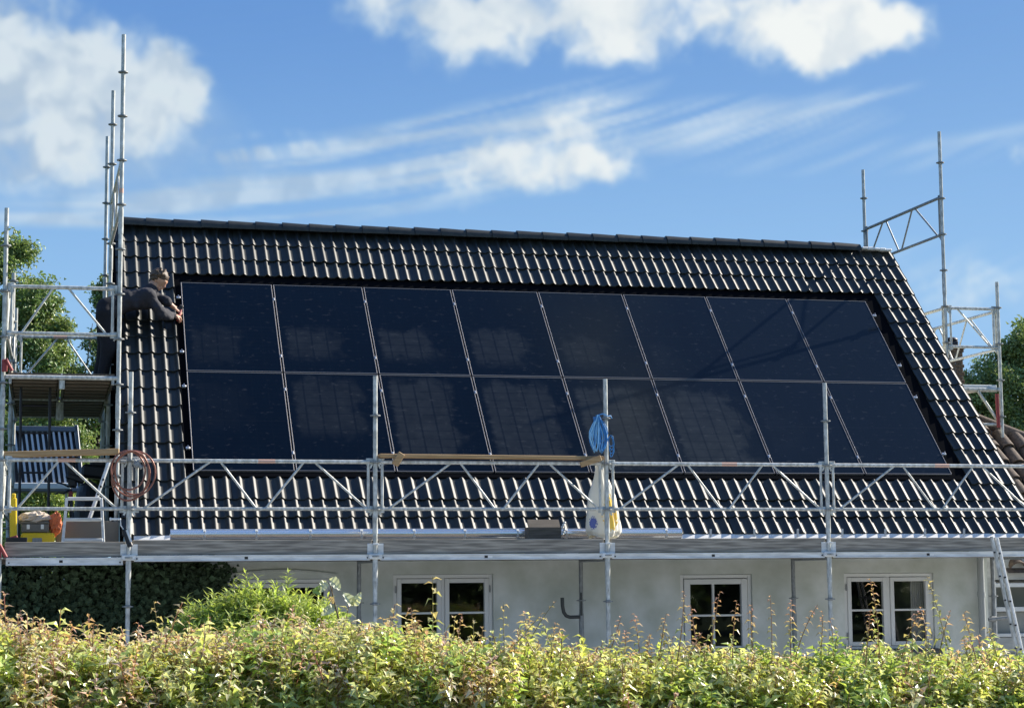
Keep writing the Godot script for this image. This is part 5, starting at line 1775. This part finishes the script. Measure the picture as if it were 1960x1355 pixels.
func hedge() -> void:
	var t := thing("hedge", Vector3(0.9, 0, 14.1), "long leafy hedge with yellow green leaves and red tips along the front", "hedge")
	var kinds := [
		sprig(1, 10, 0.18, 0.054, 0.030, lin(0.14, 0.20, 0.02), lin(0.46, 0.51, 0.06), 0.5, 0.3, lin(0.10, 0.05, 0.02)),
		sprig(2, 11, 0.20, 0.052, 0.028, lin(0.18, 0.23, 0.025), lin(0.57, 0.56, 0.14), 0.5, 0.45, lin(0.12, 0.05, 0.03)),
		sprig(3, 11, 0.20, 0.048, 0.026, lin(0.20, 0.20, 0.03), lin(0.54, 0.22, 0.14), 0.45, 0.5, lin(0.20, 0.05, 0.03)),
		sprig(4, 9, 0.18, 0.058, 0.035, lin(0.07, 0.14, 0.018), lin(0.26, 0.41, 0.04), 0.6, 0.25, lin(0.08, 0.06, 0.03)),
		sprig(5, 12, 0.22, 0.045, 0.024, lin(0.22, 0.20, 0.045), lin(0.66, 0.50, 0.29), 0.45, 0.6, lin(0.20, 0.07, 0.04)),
	]
	for k in kinds.size():
		kinds[k] = kinds[k].mesh()
	var where := [[], [], [], [], []]
	var cols := [[], [], [], [], []]
	var r := RandomNumberGenerator.new()
	r.seed = 31
	var nz := FastNoiseLite.new()
	nz.seed = 12
	nz.frequency = 1.3
	for i in 11500:
		var x := r.randf_range(-4.0, 5.8)
		var z := r.randf_range(13.45, 14.75)
		var zt := (z - 13.45) / 1.3
		var top := hedge_top(x) + 0.05 * nz.get_noise_2d(x * 2.0, z * 2.0) - 0.22 * pow(maxf(0.0, zt - 0.62) / 0.38, 2.0) - 0.10
		var y: float
		if i % 5 < 3:
			y = top - absf(r.randfn()) * 0.06 + maxf(0.0, r.randfn() - 1.2) * 0.09
		else:
			y = r.randf_range(0.35, top)
			z = 14.45 + absf(r.randfn()) * 0.12 + 0.22 * nz.get_noise_2d(x * 1.5 + 40.0, y * 1.5) - 0.10
		var face := clampf((top - y) * 4.0, 0.0, 1.0)
		var d := Vector3(r.randfn() * 0.35, 1.0 - 0.45 * face, r.randfn() * 0.3 + 0.75 * face).normalized()
		var ang := r.randf() * TAU
		var bx := Vector3(cos(ang), 0, sin(ang))
		bx = (bx - d * bx.dot(d)).normalized()
		var s := r.randf_range(0.75, 1.25)
		# red tips come in drifts, thicker at the left and along the top
		var red := nz.get_noise_2d(x * 1.1 + 9.0, z * 1.1) + clampf(-x * 0.10 + 0.02, -0.18, 0.25) + (0.12 if y > top - 0.05 else -0.28) + r.randfn() * 0.30
		var green := nz.get_noise_2d(x * 0.9 - 30.0, y * 1.6) + clampf(x * 0.05, -0.1, 0.15) + face * 0.25 + r.randfn() * 0.3
		var k := 0 if r.randf() < 0.5 else 1
		if red > 0.36: k = 2 if r.randf() < 0.5 else 4
		elif green > 0.22: k = 3
		(where[k] as Array).append(Transform3D(Basis(bx, d, bx.cross(d)) * s, Vector3(x, y, z)))
		var b := r.randf_range(0.8, 1.2)
		(cols[k] as Array).append(Color(b, b * r.randf_range(0.92, 1.06), b * r.randf_range(0.8, 1.2)))
	# upright young twigs that roughen the top line
	for i in 900:
		var x := r.randf_range(-4.0, 5.8)
		var z := r.randf_range(13.6, 14.55)
		var k: int = [2, 4, 4, 1, 0][r.randi() % 5]
		if x > 1.5 and r.randf() < 0.4: k = 3
		var up := Vector3(r.randfn() * 0.22, 1.0, r.randfn() * 0.22).normalized()
		var bx := Vector3.RIGHT.rotated(Vector3.UP, r.randf() * TAU)
		bx = (bx - up * bx.dot(up)).normalized()
		var s := r.randf_range(0.5, 0.95)
		(where[k] as Array).append(Transform3D(Basis(bx, up, bx.cross(up)) * s, Vector3(x, hedge_top(x) - 0.14 + absf(r.randfn()) * 0.045, z)))
		var b := r.randf_range(0.85, 1.25)
		(cols[k] as Array).append(Color(b, b * 0.97, b))
	for k in 5:
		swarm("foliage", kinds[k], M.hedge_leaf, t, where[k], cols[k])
	# woody stems inside
	var st := MB.new()
	for i in 150:
		var x := r.randf_range(-4.0, 5.8)
		var z := r.randf_range(13.75, 14.3)
		var top := hedge_top(x) - 0.15
		var p := Vector3(x, 0, z)
		st.path(PackedVector3Array([p, p + Vector3(r.randfn() * 0.08, top * 0.5, r.randfn() * 0.08), p + Vector3(r.randfn() * 0.2, top, r.randfn() * 0.18)]), PackedFloat32Array([0.02, 0.013, 0.006]), 5)
	part("stems", st, M.twig, t)
	# tall shoots that stand clear of the hedge: foot x, tip x, tip y, leafiness, redness
	var tall := [
		[0.41, 0.385, 1.805, 7, 0.25, 1.3], [0.50, 0.50, 1.60, 6, 0.35, 1.2], [0.62, 0.62, 1.585, 6, 0.3, 1.2], [0.76, 0.80, 1.665, 7, 0.4, 1.0], [0.80, 1.045, 1.675, 6, 0.5, 1.0], [0.72, 0.94, 1.59, 7, 0.4, 1.1],
		[1.02, 1.06, 1.56, 10, 0.6, 0.9], [1.35, 1.425, 1.585, 8, 0.8, 0.9], [1.53, 1.535, 1.60, 9, 0.8, 0.85], [1.63, 1.665, 1.60, 7, 0.75, 0.8], [1.78, 1.775, 1.72, 9, 0.6, 0.75], [1.85, 1.83, 1.64, 9, 1.0, 0.8],
		[1.95, 1.925, 1.715, 11, 0.9, 0.8], [2.05, 2.05, 1.665, 9, 0.9, 0.75], [2.16, 2.12, 1.645, 9, 0.9, 0.8], [2.28, 2.31, 1.69, 8, 0.7, 0.75], [2.36, 2.42, 1.66, 12, 1.0, 0.85], [2.42, 2.44, 1.64, 10, 1.0, 0.7],
		[2.60, 2.56, 1.60, 9, 0.8, 0.75], [2.68, 2.62, 1.565, 7, 0.6, 0.8], [2.98, 2.845, 1.775, 14, 0.7, 0.95], [2.86, 2.83, 1.61, 12, 1.0, 0.75], [3.08, 3.06, 1.60, 8, 0.9, 1.0], [3.36, 3.20, 1.785, 12, 0.3, 0.85],
		[3.22, 3.28, 1.61, 10, 0.9, 0.85], [3.50, 3.43, 1.585, 11, 0.6, 1.0], [3.66, 3.60, 1.50, 9, 0.3, 1.0], [-1.72, -1.70, 1.64, 9, 1.0, 0.8], [-1.45, -1.46, 1.60, 8, 0.8, 0.8], [-1.36, -1.35, 1.59, 7, 0.7, 0.9], [-1.13, -1.12, 1.585, 9, 0.9, 0.8],
		[-0.85, -0.86, 1.555, 9, 1.0, 0.8], [-0.68, -0.67, 1.555, 8, 1.0, 0.8], [-0.51, -0.515, 1.57, 10, 1.0, 0.8], [-0.32, -0.33, 1.57, 9, 0.8, 0.8], [0.16, 0.12, 1.60, 9, 0.5, 1.1], [0.25, 0.28, 1.585, 7, 0.6, 1.1], [4.1, 4.12, 1.60, 8, 0.6, 0.9], [-2.2, -2.22, 1.70, 8, 0.8, 0.9],
	]
	for i in 34:
		var fx := r.randf_range(0.1, 4.2) if i < 26 else r.randf_range(-2.4, -0.2)
		tall.append([fx, fx + r.randfn() * 0.05, hedge_top(fx) + 0.10 + absf(r.randfn()) * 0.09, r.randi_range(6, 11), r.randf_range(0.3, 1.0), r.randf_range(0.75, 1.15)])
	for q in tall:
		var b := MB.new()
		var foot := Vector3(q[0], 1.18, 14.15 + r.randfn() * 0.12)
		var tip := Vector3(q[1], q[2], 14.2 + r.randfn() * 0.10)
		var ctrl := Vector3(lerpf(q[0], q[1], 0.35), lerpf(1.18, q[2], 0.6), 14.18)
		var pts := PackedVector3Array()
		for i in 8:
			var u := i / 7.0
			pts.append(foot.lerp(ctrl, u).lerp(ctrl.lerp(tip, u), u))
		b.col = lin(0.10, 0.045, 0.03) if q[4] > 0.55 else lin(0.09, 0.075, 0.03)
		b.path(pts, PackedFloat32Array([0.0042, 0.0038, 0.0034, 0.003, 0.0026, 0.0022, 0.0018, 0.0012]), 5)
		var n: int = q[3]
		for k in n * 2:
			var u := 0.30 + 0.70 * (k + r.randf() * 0.6) / (n * 2)
			u = minf(u, 1.0)
			var p := foot.lerp(ctrl, u).lerp(ctrl.lerp(tip, u), u)
			var a := k * 2.4 + r.randf()
			var age := clampf((u - 0.45) / 0.55, 0.0, 1.0)
			var young := clampf(age * float(q[4]) * 1.3 + r.randfn() * 0.1, 0.0, 1.0)
			var c: Color = lin(0.16, 0.22, 0.03).lerp(lin(0.46, 0.34, 0.12), age * 0.7).lerp(lin(0.34, 0.10, 0.07), young)
			c = c * r.randf_range(0.75, 1.25)
			var ln: float = lerpf(0.056, 0.030, age * age) * q[5] * r.randf_range(0.75, 1.25)
			leaf(b, p, Vector3(cos(a), 0.25 - 0.3 * (1.0 - age) + r.randfn() * 0.2, sin(a)), Vector3.UP, ln, ln * 0.56, c, 0.35 + r.randfn() * 0.15)
		b.col = Color.WHITE
		part("shoot", b, M.shoot, t)

func shrubs() -> void:
	var r := RandomNumberGenerator.new()
	r.seed = 77
	# mound of narrow bright leaves behind the hedge
	var t := thing("narrow_leaved_shrub", Vector3(-0.3, 0, 12.7), "bright green narrow leaved shrub rising behind the hedge in front of the left window", "shrub")
	var kinds := [
		sprig(11, 24, 0.20, 0.066, 0.014, lin(0.06, 0.13, 0.012), lin(0.30, 0.42, 0.04), 0.1, 0.12, lin(0.09, 0.10, 0.03)).mesh(),
		sprig(12, 24, 0.22, 0.070, 0.014, lin(0.07, 0.15, 0.015), lin(0.34, 0.46, 0.045), 0.15, 0.2, lin(0.09, 0.10, 0.03)).mesh(),
	]
	var where := [[], []]
	var cols := [[], []]
	var lobes := [[-0.25, 1.43, 12.75, 0.30, 0.25], [-0.08, 1.41, 12.7, 0.26, 0.22], [-0.50, 1.38, 12.7, 0.27, 0.22], [0.08, 1.33, 12.75, 0.18, 0.20], [-0.68, 1.24, 12.75, 0.18, 0.17], [-0.35, 1.0, 12.75, 0.55, 0.42]]
	for i in 2600:
		var l: Array = lobes[r.randi() % 6]
		var d := Vector3(r.randfn(), r.randfn(), r.randfn()).normalized()
		var p := Vector3(l[0], l[1], l[2]) + Vector3(d.x * l[3], d.y * l[4], d.z * 0.3) * pow(r.randf(), 0.25)
		var up := (Vector3.UP * 1.3 + d * 0.5 + Vector3(r.randfn(), 0, r.randfn()) * 0.22).normalized()
		var bx := Vector3(cos(i * 1.3), 0, sin(i * 1.3))
		bx = (bx - up * bx.dot(up)).normalized()
		var k := i % 2
		(where[k] as Array).append(Transform3D(Basis(bx, up, bx.cross(up)) * r.randf_range(0.7, 1.15), p - up * 0.1))
		var b := r.randf_range(0.75, 1.25)
		(cols[k] as Array).append(Color(b, b, b * 0.9))
	# single leaders that break the outline
	for q in [[-0.34, 1.86], [-0.245, 1.83], [-0.10, 1.86], [-0.48, 1.66], [-0.61, 1.56], [-0.72, 1.50], [0.0, 1.66], [-0.42, 1.70], [-0.16, 1.70], [-0.56, 1.60]]:
		for k in 3:
			(where[k % 2] as Array).append(Transform3D(Basis(Vector3.UP, r.randf() * TAU), Vector3(q[0] + r.randfn() * 0.012, q[1] - 0.22 - 0.07 * k, 12.7)))
			(cols[k % 2] as Array).append(Color(1.1, 1.1, 1.0))
	for i in 30:
		var fx := r.randf_range(-0.78, 0.16)
		var top := 1.70 - 0.9 * pow(absf(fx + 0.22), 1.5) + r.randfn() * 0.05
		for k in 2:
			(where[k] as Array).append(Transform3D(Basis(Vector3.UP, r.randf() * TAU) * Basis(Vector3(1, 0, 0), r.randfn() * 0.15) * 0.85, Vector3(fx, top - 0.16 - 0.08 * k, 12.7 + r.randfn() * 0.12)))
			(cols[k] as Array).append(Color(1.1, 1.1, 1.0))
	for k in 2:
		swarm("foliage", kinds[k], M.lance_leaf, t, where[k], cols[k])
	var st := MB.new()
	for i in 14:
		var p := Vector3(-0.35 + r.randfn() * 0.1, 0, 12.75)
		st.path(PackedVector3Array([p, p + Vector3(r.randfn() * 0.12, 0.6, r.randfn() * 0.1), p + Vector3(r.randfn() * 0.25, 1.35, r.randfn() * 0.15)]), PackedFloat32Array([0.014, 0.01, 0.004]), 5)
	part("stems", st, M.twig, t)
	t.position.x -= 0.09
	# plant with large felted leaves
	var g := thing("large_leaved_plant", Vector3(0.14, 0, 13.3), "tall plant with large pale folded leaves between shrub and scaffold post", "plant")
	var sb := MB.new()
	sb.col = Color(1, 1, 1)
	sb.path(PackedVector3Array([Vector3(0.22, 0, 13.3), Vector3(0.19, 0.9, 13.3), Vector3(0.08, 1.40, 13.3), Vector3(0.01, 1.64, 13.3), Vector3(-0.025, 1.79, 13.3)]), PackedFloat32Array([0.008, 0.007, 0.006, 0.005, 0.003]), 6)
	part("stem", sb, M.twig, g)
	var grey := lin(0.46, 0.50, 0.36)
	var grn := lin(0.16, 0.30, 0.03)
	for q in [
		[Vector3(0.03, 1.75, 13.3), Vector3(0.75, -0.55, 0.3), 0.14, 0.10, grey, 0.7], [Vector3(0.01, 1.74, 13.3), Vector3(-0.5, -0.75, 0.4), 0.13, 0.09, grey, 0.7], [Vector3(0.165, 1.60, 13.3), Vector3(-0.55, 0.85, 0.3), 0.15, 0.10, grey, 0.5], [Vector3(0.165, 1.60, 13.3), Vector3(0.45, 0.75, 0.3), 0.14, 0.08, grey, 0.5],
		[Vector3(0.10, 1.53, 13.32), Vector3(0.55, 0.25, 0.6), 0.11, 0.085, grn, 0.2], [Vector3(-0.02, 1.68, 13.3), Vector3(-0.7, 0.1, 0.6), 0.10, 0.09, grn, 0.3], [Vector3(0.06, 1.60, 13.3), Vector3(-0.8, -0.5, 0.3), 0.15, 0.08, grey, 0.5],
		[Vector3(0.09, 1.52, 13.3), Vector3(0.2, -0.9, 0.5), 0.14, 0.09, lin(0.32, 0.33, 0.22), 0.4], [Vector3(0.15, 1.40, 13.35), Vector3(0.5, 0.3, 0.7), 0.13, 0.10, grn, 0.2], [Vector3(0.12, 1.38, 13.3), Vector3(-0.6, 0.5, 0.5), 0.12, 0.09, grn, 0.3], [Vector3(0.03, 1.65, 13.32), Vector3(0.3, -0.6, 0.5), 0.08, 0.05, lin(0.42, 0.22, 0.07), 0.3],
		[Vector3(0.19, 1.36, 13.3), Vector3(0.6, -0.2, 0.6), 0.12, 0.09, grn, 0.3],
	]:
		var b := MB.new()
		big_leaf(b, Vector3(0.02, 0.045, 0) + (q[0] as Vector3) - Vector3(0.075, 0, 0), q[1], q[2] * 0.62, q[3] * 0.62, q[4], q[5])
		part("leaf", b, M.big_leaf, g)
	# ivy on the house corner and the garden wall beyond it
	var gw := MB.new()
	gw.span(Vector3(-0.06 - 2.4, 0, -0.15), Vector3(2.46 - 0.10, 1.80, 0.10))
	var wall := MeshInstance3D.new()
	wall.name = "garden_wall"
	wall.mesh = gw.mesh()
	wall.material_override = M.brick
	wall.position = Vector3(-2.99, 0, 2.2)
	add_child(wall)
	tag(wall, "brick garden wall hidden under ivy at the left of the house", "wall")
	var iv := thing("ivy", Vector3(-1.5, 0, 2.5), "dark ivy covering the wall below the left scaffold deck", "ivy")
	var ib := MB.new()
	for k in 8:
		var a := k * 2.4
		leaf(ib, Vector3(r.randfn() * 0.04, r.randfn() * 0.05, r.randf() * 0.03), Vector3(cos(a), sin(a) - 0.3, 0.55), Vector3(0, 0.4, 1), 0.065, 0.06, lin(0.006, 0.011, 0.005) * r.randf_range(0.7, 1.3), 0.2)
	ib.col = Color.WHITE
	var w2 := []
	var c2 := []
	for i in 7200:
		var x := r.randf_range(-5.2, 0.42)
		var y := r.randf_range(0.05, 1.97)
		if x > 0.18 and r.randf() < (x - 0.18) * 4.0: continue
		if x > -0.1 and y < 1.3 and r.randf() < 0.5 * (x + 0.1): continue
		var z := 2.34 + 0.20 * r.randf() + (0.16 if x > -0.6 else 0.04 + 0.42 * r.randf())
		w2.append(Transform3D(Basis(Vector3(0, 0, 1), r.randfn() * 0.6) * Basis(Vector3(1, 0, 0), r.randfn() * 0.3) * r.randf_range(0.7, 1.3), Vector3(x, y, z)))
		var b := r.randf_range(0.6, 1.3)
		c2.append(Color(b, b, b))
	for q in [[0.36, 1.90], [0.41, 1.87], [0.43, 1.78], [0.33, 1.76], [0.34, 1.65], [0.35, 1.84], [0.46, 1.90]]:
		w2.append(Transform3D(Basis() * 0.6, Vector3(q[0], q[1], 2.47)))
		c2.append(Color(0.8, 0.8, 0.8))
	swarm("foliage", ib.mesh(), M.ivy_leaf, iv, w2, c2)
	var ist := MB.new()
	for k in 7:
		var x := -0.5 + 0.13 * k
		ist.path(PackedVector3Array([Vector3(x, 0, 2.48), Vector3(x + r.randfn() * 0.06, 0.8, 2.48), Vector3(x + r.randfn() * 0.08, 1.5, 2.48), Vector3(x + r.randfn() * 0.1, 1.95, 2.48)]), PackedFloat32Array([0.012, 0.009, 0.007, 0.004]), 5)
	part("stems", ist, M.bark, iv)

func big_leaf(b: MB, at: Vector3, dir: Vector3, len: float, wid: float, c: Color, droop: float) -> void:
	# a broad leaf folded along its midrib, with side veins as shallow pleats
	var d := dir.normalized()
	var s := d.cross(Vector3(0.2, 0.3, 1.0)).normalized()
	var u := s.cross(d)
	var n := 8
	var pts := []
	for i in n + 1:
		var t := float(i) / n
		var w := wid * 0.5 * pow(sin(PI * pow(t, 0.72)), 0.75)
		var m := at + d * len * t - u * len * droop * t * t * 0.6
		var pl := 0.006 * (1.0 if i % 2 == 0 else -1.0)
		pts.append([m, m + s * w + u * (w * 0.55 + pl), m - s * w + u * (w * 0.55 + pl)])
	for i in n:
		b.col = c * (1.0 if i % 2 == 0 else 0.86)
		var p: Array = pts[i]
		var q: Array = pts[i + 1]
		b.quad(p[0], p[1], q[1], q[0], u)
		b.quad(p[2], p[0], q[0], q[2], u)

func tree(called: String, label: String, cat: String, grp: String, base: Vector3, top: float, lobes: Array, count: int, size: float, low: Color, high: Color, seed_: int, trunk_r: float) -> Node3D:
	# lobes: [offset x, y, z, radius x, radius y]; leaves gather in clumps, with gaps between
	var t := thing(called, base, label, cat, grp)
	var r := RandomNumberGenerator.new()
	r.seed = seed_
	var wood := MB.new()
	wood.path(PackedVector3Array([base, base + Vector3(r.randfn() * 0.15, top * 0.3, 0), base + Vector3(r.randfn() * 0.3, top * 0.62, r.randfn() * 0.2), base + Vector3(r.randfn() * 0.3, top * 0.9, 0)]), PackedFloat32Array([trunk_r, trunk_r * 0.8, trunk_r * 0.5, trunk_r * 0.15]), 8)
	part("trunk", wood, M.bark, t)
	var clump := MB.new()
	for k in 12:
		var a := k * 2.4
		var e := r.randfn() * 0.5
		leaf(clump, Vector3(r.randfn(), r.randfn(), r.randfn()) * size * 0.9, Vector3(cos(a), e, sin(a)), Vector3.UP, size * r.randf_range(0.8, 1.2), size * 0.62, low.lerp(high, r.randf()) * r.randf_range(0.7, 1.3), 0.3)
	clump.col = Color.WHITE
	var limbs := MB.new()
	var where := []
	var cols := []
	var per := count / lobes.size()
	for l in lobes:
		var c := base + Vector3(l[0], l[1], l[2])
		var start := base + Vector3(0, minf(l[1] * 0.55, top * 0.7), 0)
		limbs.path(PackedVector3Array([start, start.lerp(c, 0.5) + Vector3(r.randfn() * 0.1, 0.1, 0), c]), PackedFloat32Array([trunk_r * 0.35, trunk_r * 0.22, trunk_r * 0.08]), 5)
		var clumps := []
		for k in 13:
			var d := Vector3(r.randfn(), r.randfn(), r.randfn()).normalized() * pow(r.randf(), 0.33)
			var p := c + Vector3(d.x * l[3], d.y * l[4], d.z * l[3])
			clumps.append(p)
			limbs.path(PackedVector3Array([c, c.lerp(p, 0.5) + Vector3(0, -0.04, 0), p]), PackedFloat32Array([trunk_r * 0.08, trunk_r * 0.05, trunk_r * 0.02]), 4)
		for i in per:
			var p: Vector3 = clumps[r.randi() % 13] + Vector3(r.randfn(), r.randfn() * 0.75, r.randfn()) * l[3] * 0.19
			where.append(Transform3D(Basis(Vector3(r.randfn(), r.randfn(), r.randfn()).normalized(), r.randf() * TAU) * r.randf_range(0.7, 1.2), p))
			var b := r.randf_range(0.75, 1.25)
			cols.append(Color(b * r.randf_range(0.9, 1.15), b, b * 0.9))
	part("limbs", limbs, M.bark, t)
	swarm("crown", clump.mesh(), M.tree_leaf, t, where, cols)
	return t

func trees() -> void:
	var grp := "trees behind the scaffolding and house"
	tree("oak_tree", "tall sunlit broadleaf tree at the left edge behind the scaffold", "tree", "", Vector3(-2.9, 0, -14), 8.2, [
		[0.55, 7.95, 0, 0.5, 0.5], [0.15, 7.4, 0.3, 0.75, 0.6], [0.95, 7.15, 0, 0.6, 0.45], [1.35, 6.7, 0.2, 0.4, 0.45], [0.3, 6.5, -0.3, 0.9, 0.55], [1.1, 6.1, 0.3, 0.55, 0.4], [-0.7, 6.9, 0, 0.8, 0.9], [0.2, 5.6, 0, 0.9, 0.5], [1.15, 5.3, 0, 0.6, 0.35], [-0.6, 5.2, 0, 0.8, 0.7], [0.6, 4.8, 0.2, 0.8, 0.4]],
		3600, 0.085, lin(0.030, 0.068, 0.014), lin(0.075, 0.125, 0.024), 201, 0.16)
	tree("broadleaf_tree", "darker leafy tree behind the worker's legs", "tree", "", Vector3(-0.6, 0, -15.5), 6.8, [
		[0.35, 6.45, 0, 0.5, 0.4], [-0.35, 5.75, 0, 0.7, 0.45], [0.5, 5.6, 0, 0.7, 0.6], [-0.9, 5.3, 0.2, 0.6, 0.45], [0.1, 4.9, 0, 0.9, 0.5], [-1.2, 4.6, 0, 0.7, 0.5], [0.6, 4.3, 0, 0.8, 0.6], [-0.3, 4.0, 0.2, 0.9, 0.5], [0.2, 7.5, -0.5, 0.25, 0.5], [0.0, 3.3, 0.2, 1.0, 0.5]],
		3000, 0.085, lin(0.022, 0.055, 0.012), lin(0.055, 0.095, 0.02), 202, 0.13)
	tree("broadleaf_tree", "lighter green low tree below the upper deck at the left", "tree", "", Vector3(-1.9, 0, -12.5), 5.2, [
		[0.4, 4.9, 0, 0.6, 0.35], [-0.2, 4.5, 0, 0.7, 0.4], [0.7, 4.2, 0, 0.5, 0.4], [0.0, 3.8, 0, 0.8, 0.4], [0.5, 3.3, 0, 0.7, 0.4], [-0.3, 3.0, 0.2, 0.7, 0.5], [0.6, 2.6, 0, 0.7, 0.5]],
		1900, 0.075, lin(0.035, 0.078, 0.015), lin(0.085, 0.135, 0.025), 203, 0.10)
	tree("garden_bush", "bright green bush beyond the deck of the left scaffold", "bush", "", Vector3(-1.7, 0, -6.3), 3.3, [
		[0.1, 3.15, 0, 0.3, 0.3], [-0.2, 2.9, 0, 0.3, 0.3], [0.35, 2.95, 0.1, 0.28, 0.25], [0.0, 2.5, 0.2, 0.4, 0.3], [-0.3, 2.3, 0.1, 0.35, 0.3], [0.35, 2.35, 0, 0.35, 0.3], [0.0, 1.8, 0, 0.5, 0.4]],
		1100, 0.06, lin(0.06, 0.12, 0.015), lin(0.16, 0.24, 0.03), 204, 0.04)
	# bare twigs between the crowns
	var bt := MB.new()
	for q in [[-0.95, 5.4, -0.72, 6.9], [-0.9, 5.4, -0.52, 6.75], [-0.85, 5.5, -0.25, 6.85], [-0.8, 5.6, -0.40, 6.4]]:
		bt.path(PackedVector3Array([Vector3(-0.9, 0.0, -15.0), Vector3(q[0], q[1], -15.0), Vector3((q[0] + q[2]) / 2 + 0.03, (q[1] + q[3]) / 2, -15.0), Vector3(q[2], q[3], -15.0)]), PackedFloat32Array([0.025, 0.018, 0.012, 0.006]), 5)
	tag(solo("bare_sapling", bt, M.bark, Vector3(-0.9, 0.0, -15.0)), "thin bare twigs rising between the two left tree crowns", "tree")
	tree("broadleaf_tree", "large dark green tree at the right edge behind the scaffold", "tree", "", Vector3(18.6, 0, -14), 7.0, [
		[0.6, 6.75, 0, 0.5, 0.45], [0.1, 6.0, 0, 0.8, 0.5], [-0.75, 5.65, 0.2, 0.55, 0.35], [0.9, 6.0, 0, 0.8, 0.7], [-0.4, 5.2, 0, 0.8, 0.45], [-1.2, 5.15, 0, 0.45, 0.25], [0.5, 5.0, 0, 0.9, 0.6], [-0.8, 4.6, 0.2, 0.8, 0.5], [0.2, 4.2, 0.3, 0.9, 0.6], [1.1, 4.6, 0, 0.8, 0.8], [-0.7, 3.8, 0, 0.9, 0.5], [0.5, 3.3, 0, 1.0, 0.6], [-1.7, 4.4, -0.4, 0.6, 0.5]],
		5200, 0.085, lin(0.03, 0.065, 0.014), lin(0.075, 0.115, 0.022), 206, 0.16)
	tree("broadleaf_tree", "dark tree standing low behind the old tiled roof", "tree", "", Vector3(16.6, 0, -17), 5.4, [
		[0.3, 5.3, 0, 0.7, 0.4], [-0.4, 4.9, 0, 0.7, 0.5], [0.8, 4.7, 0, 0.8, 0.6], [0.0, 4.0, 0, 1.0, 0.6], [1.0, 3.8, 0, 0.8, 0.6]],
		1900, 0.085, lin(0.025, 0.055, 0.014), lin(0.06, 0.10, 0.02), 207, 0.12)
	# dark planting across the street that the windows mirror
	for k in 3:
		tree("street_tree", ["broad dark tree across the lane, mirrored in the left windows", "broad dark tree across the lane, mirrored in the glazed door", "broad dark tree across the lane, mirrored in the right window"][k], "tree", "trees across the lane", Vector3([7.0, 15.0, 23.0][k], 0, 36.0 + k), 7.0, [
			[0.0, 6.0, 0, 2.2, 1.2], [-2.5, 5.0, 0, 2.0, 1.2], [2.6, 5.0, 0, 2.0, 1.2], [0.0, 3.5, 0, 2.6, 1.3], [-3.5, 2.5, 0, 1.8, 1.4], [3.5, 2.5, 0, 1.8, 1.4], [0, 1.6, 0, 3.0, 1.2]],
			1500, 0.34, lin(0.02, 0.05, 0.012), lin(0.06, 0.10, 0.02), 208 + k, 0.25)
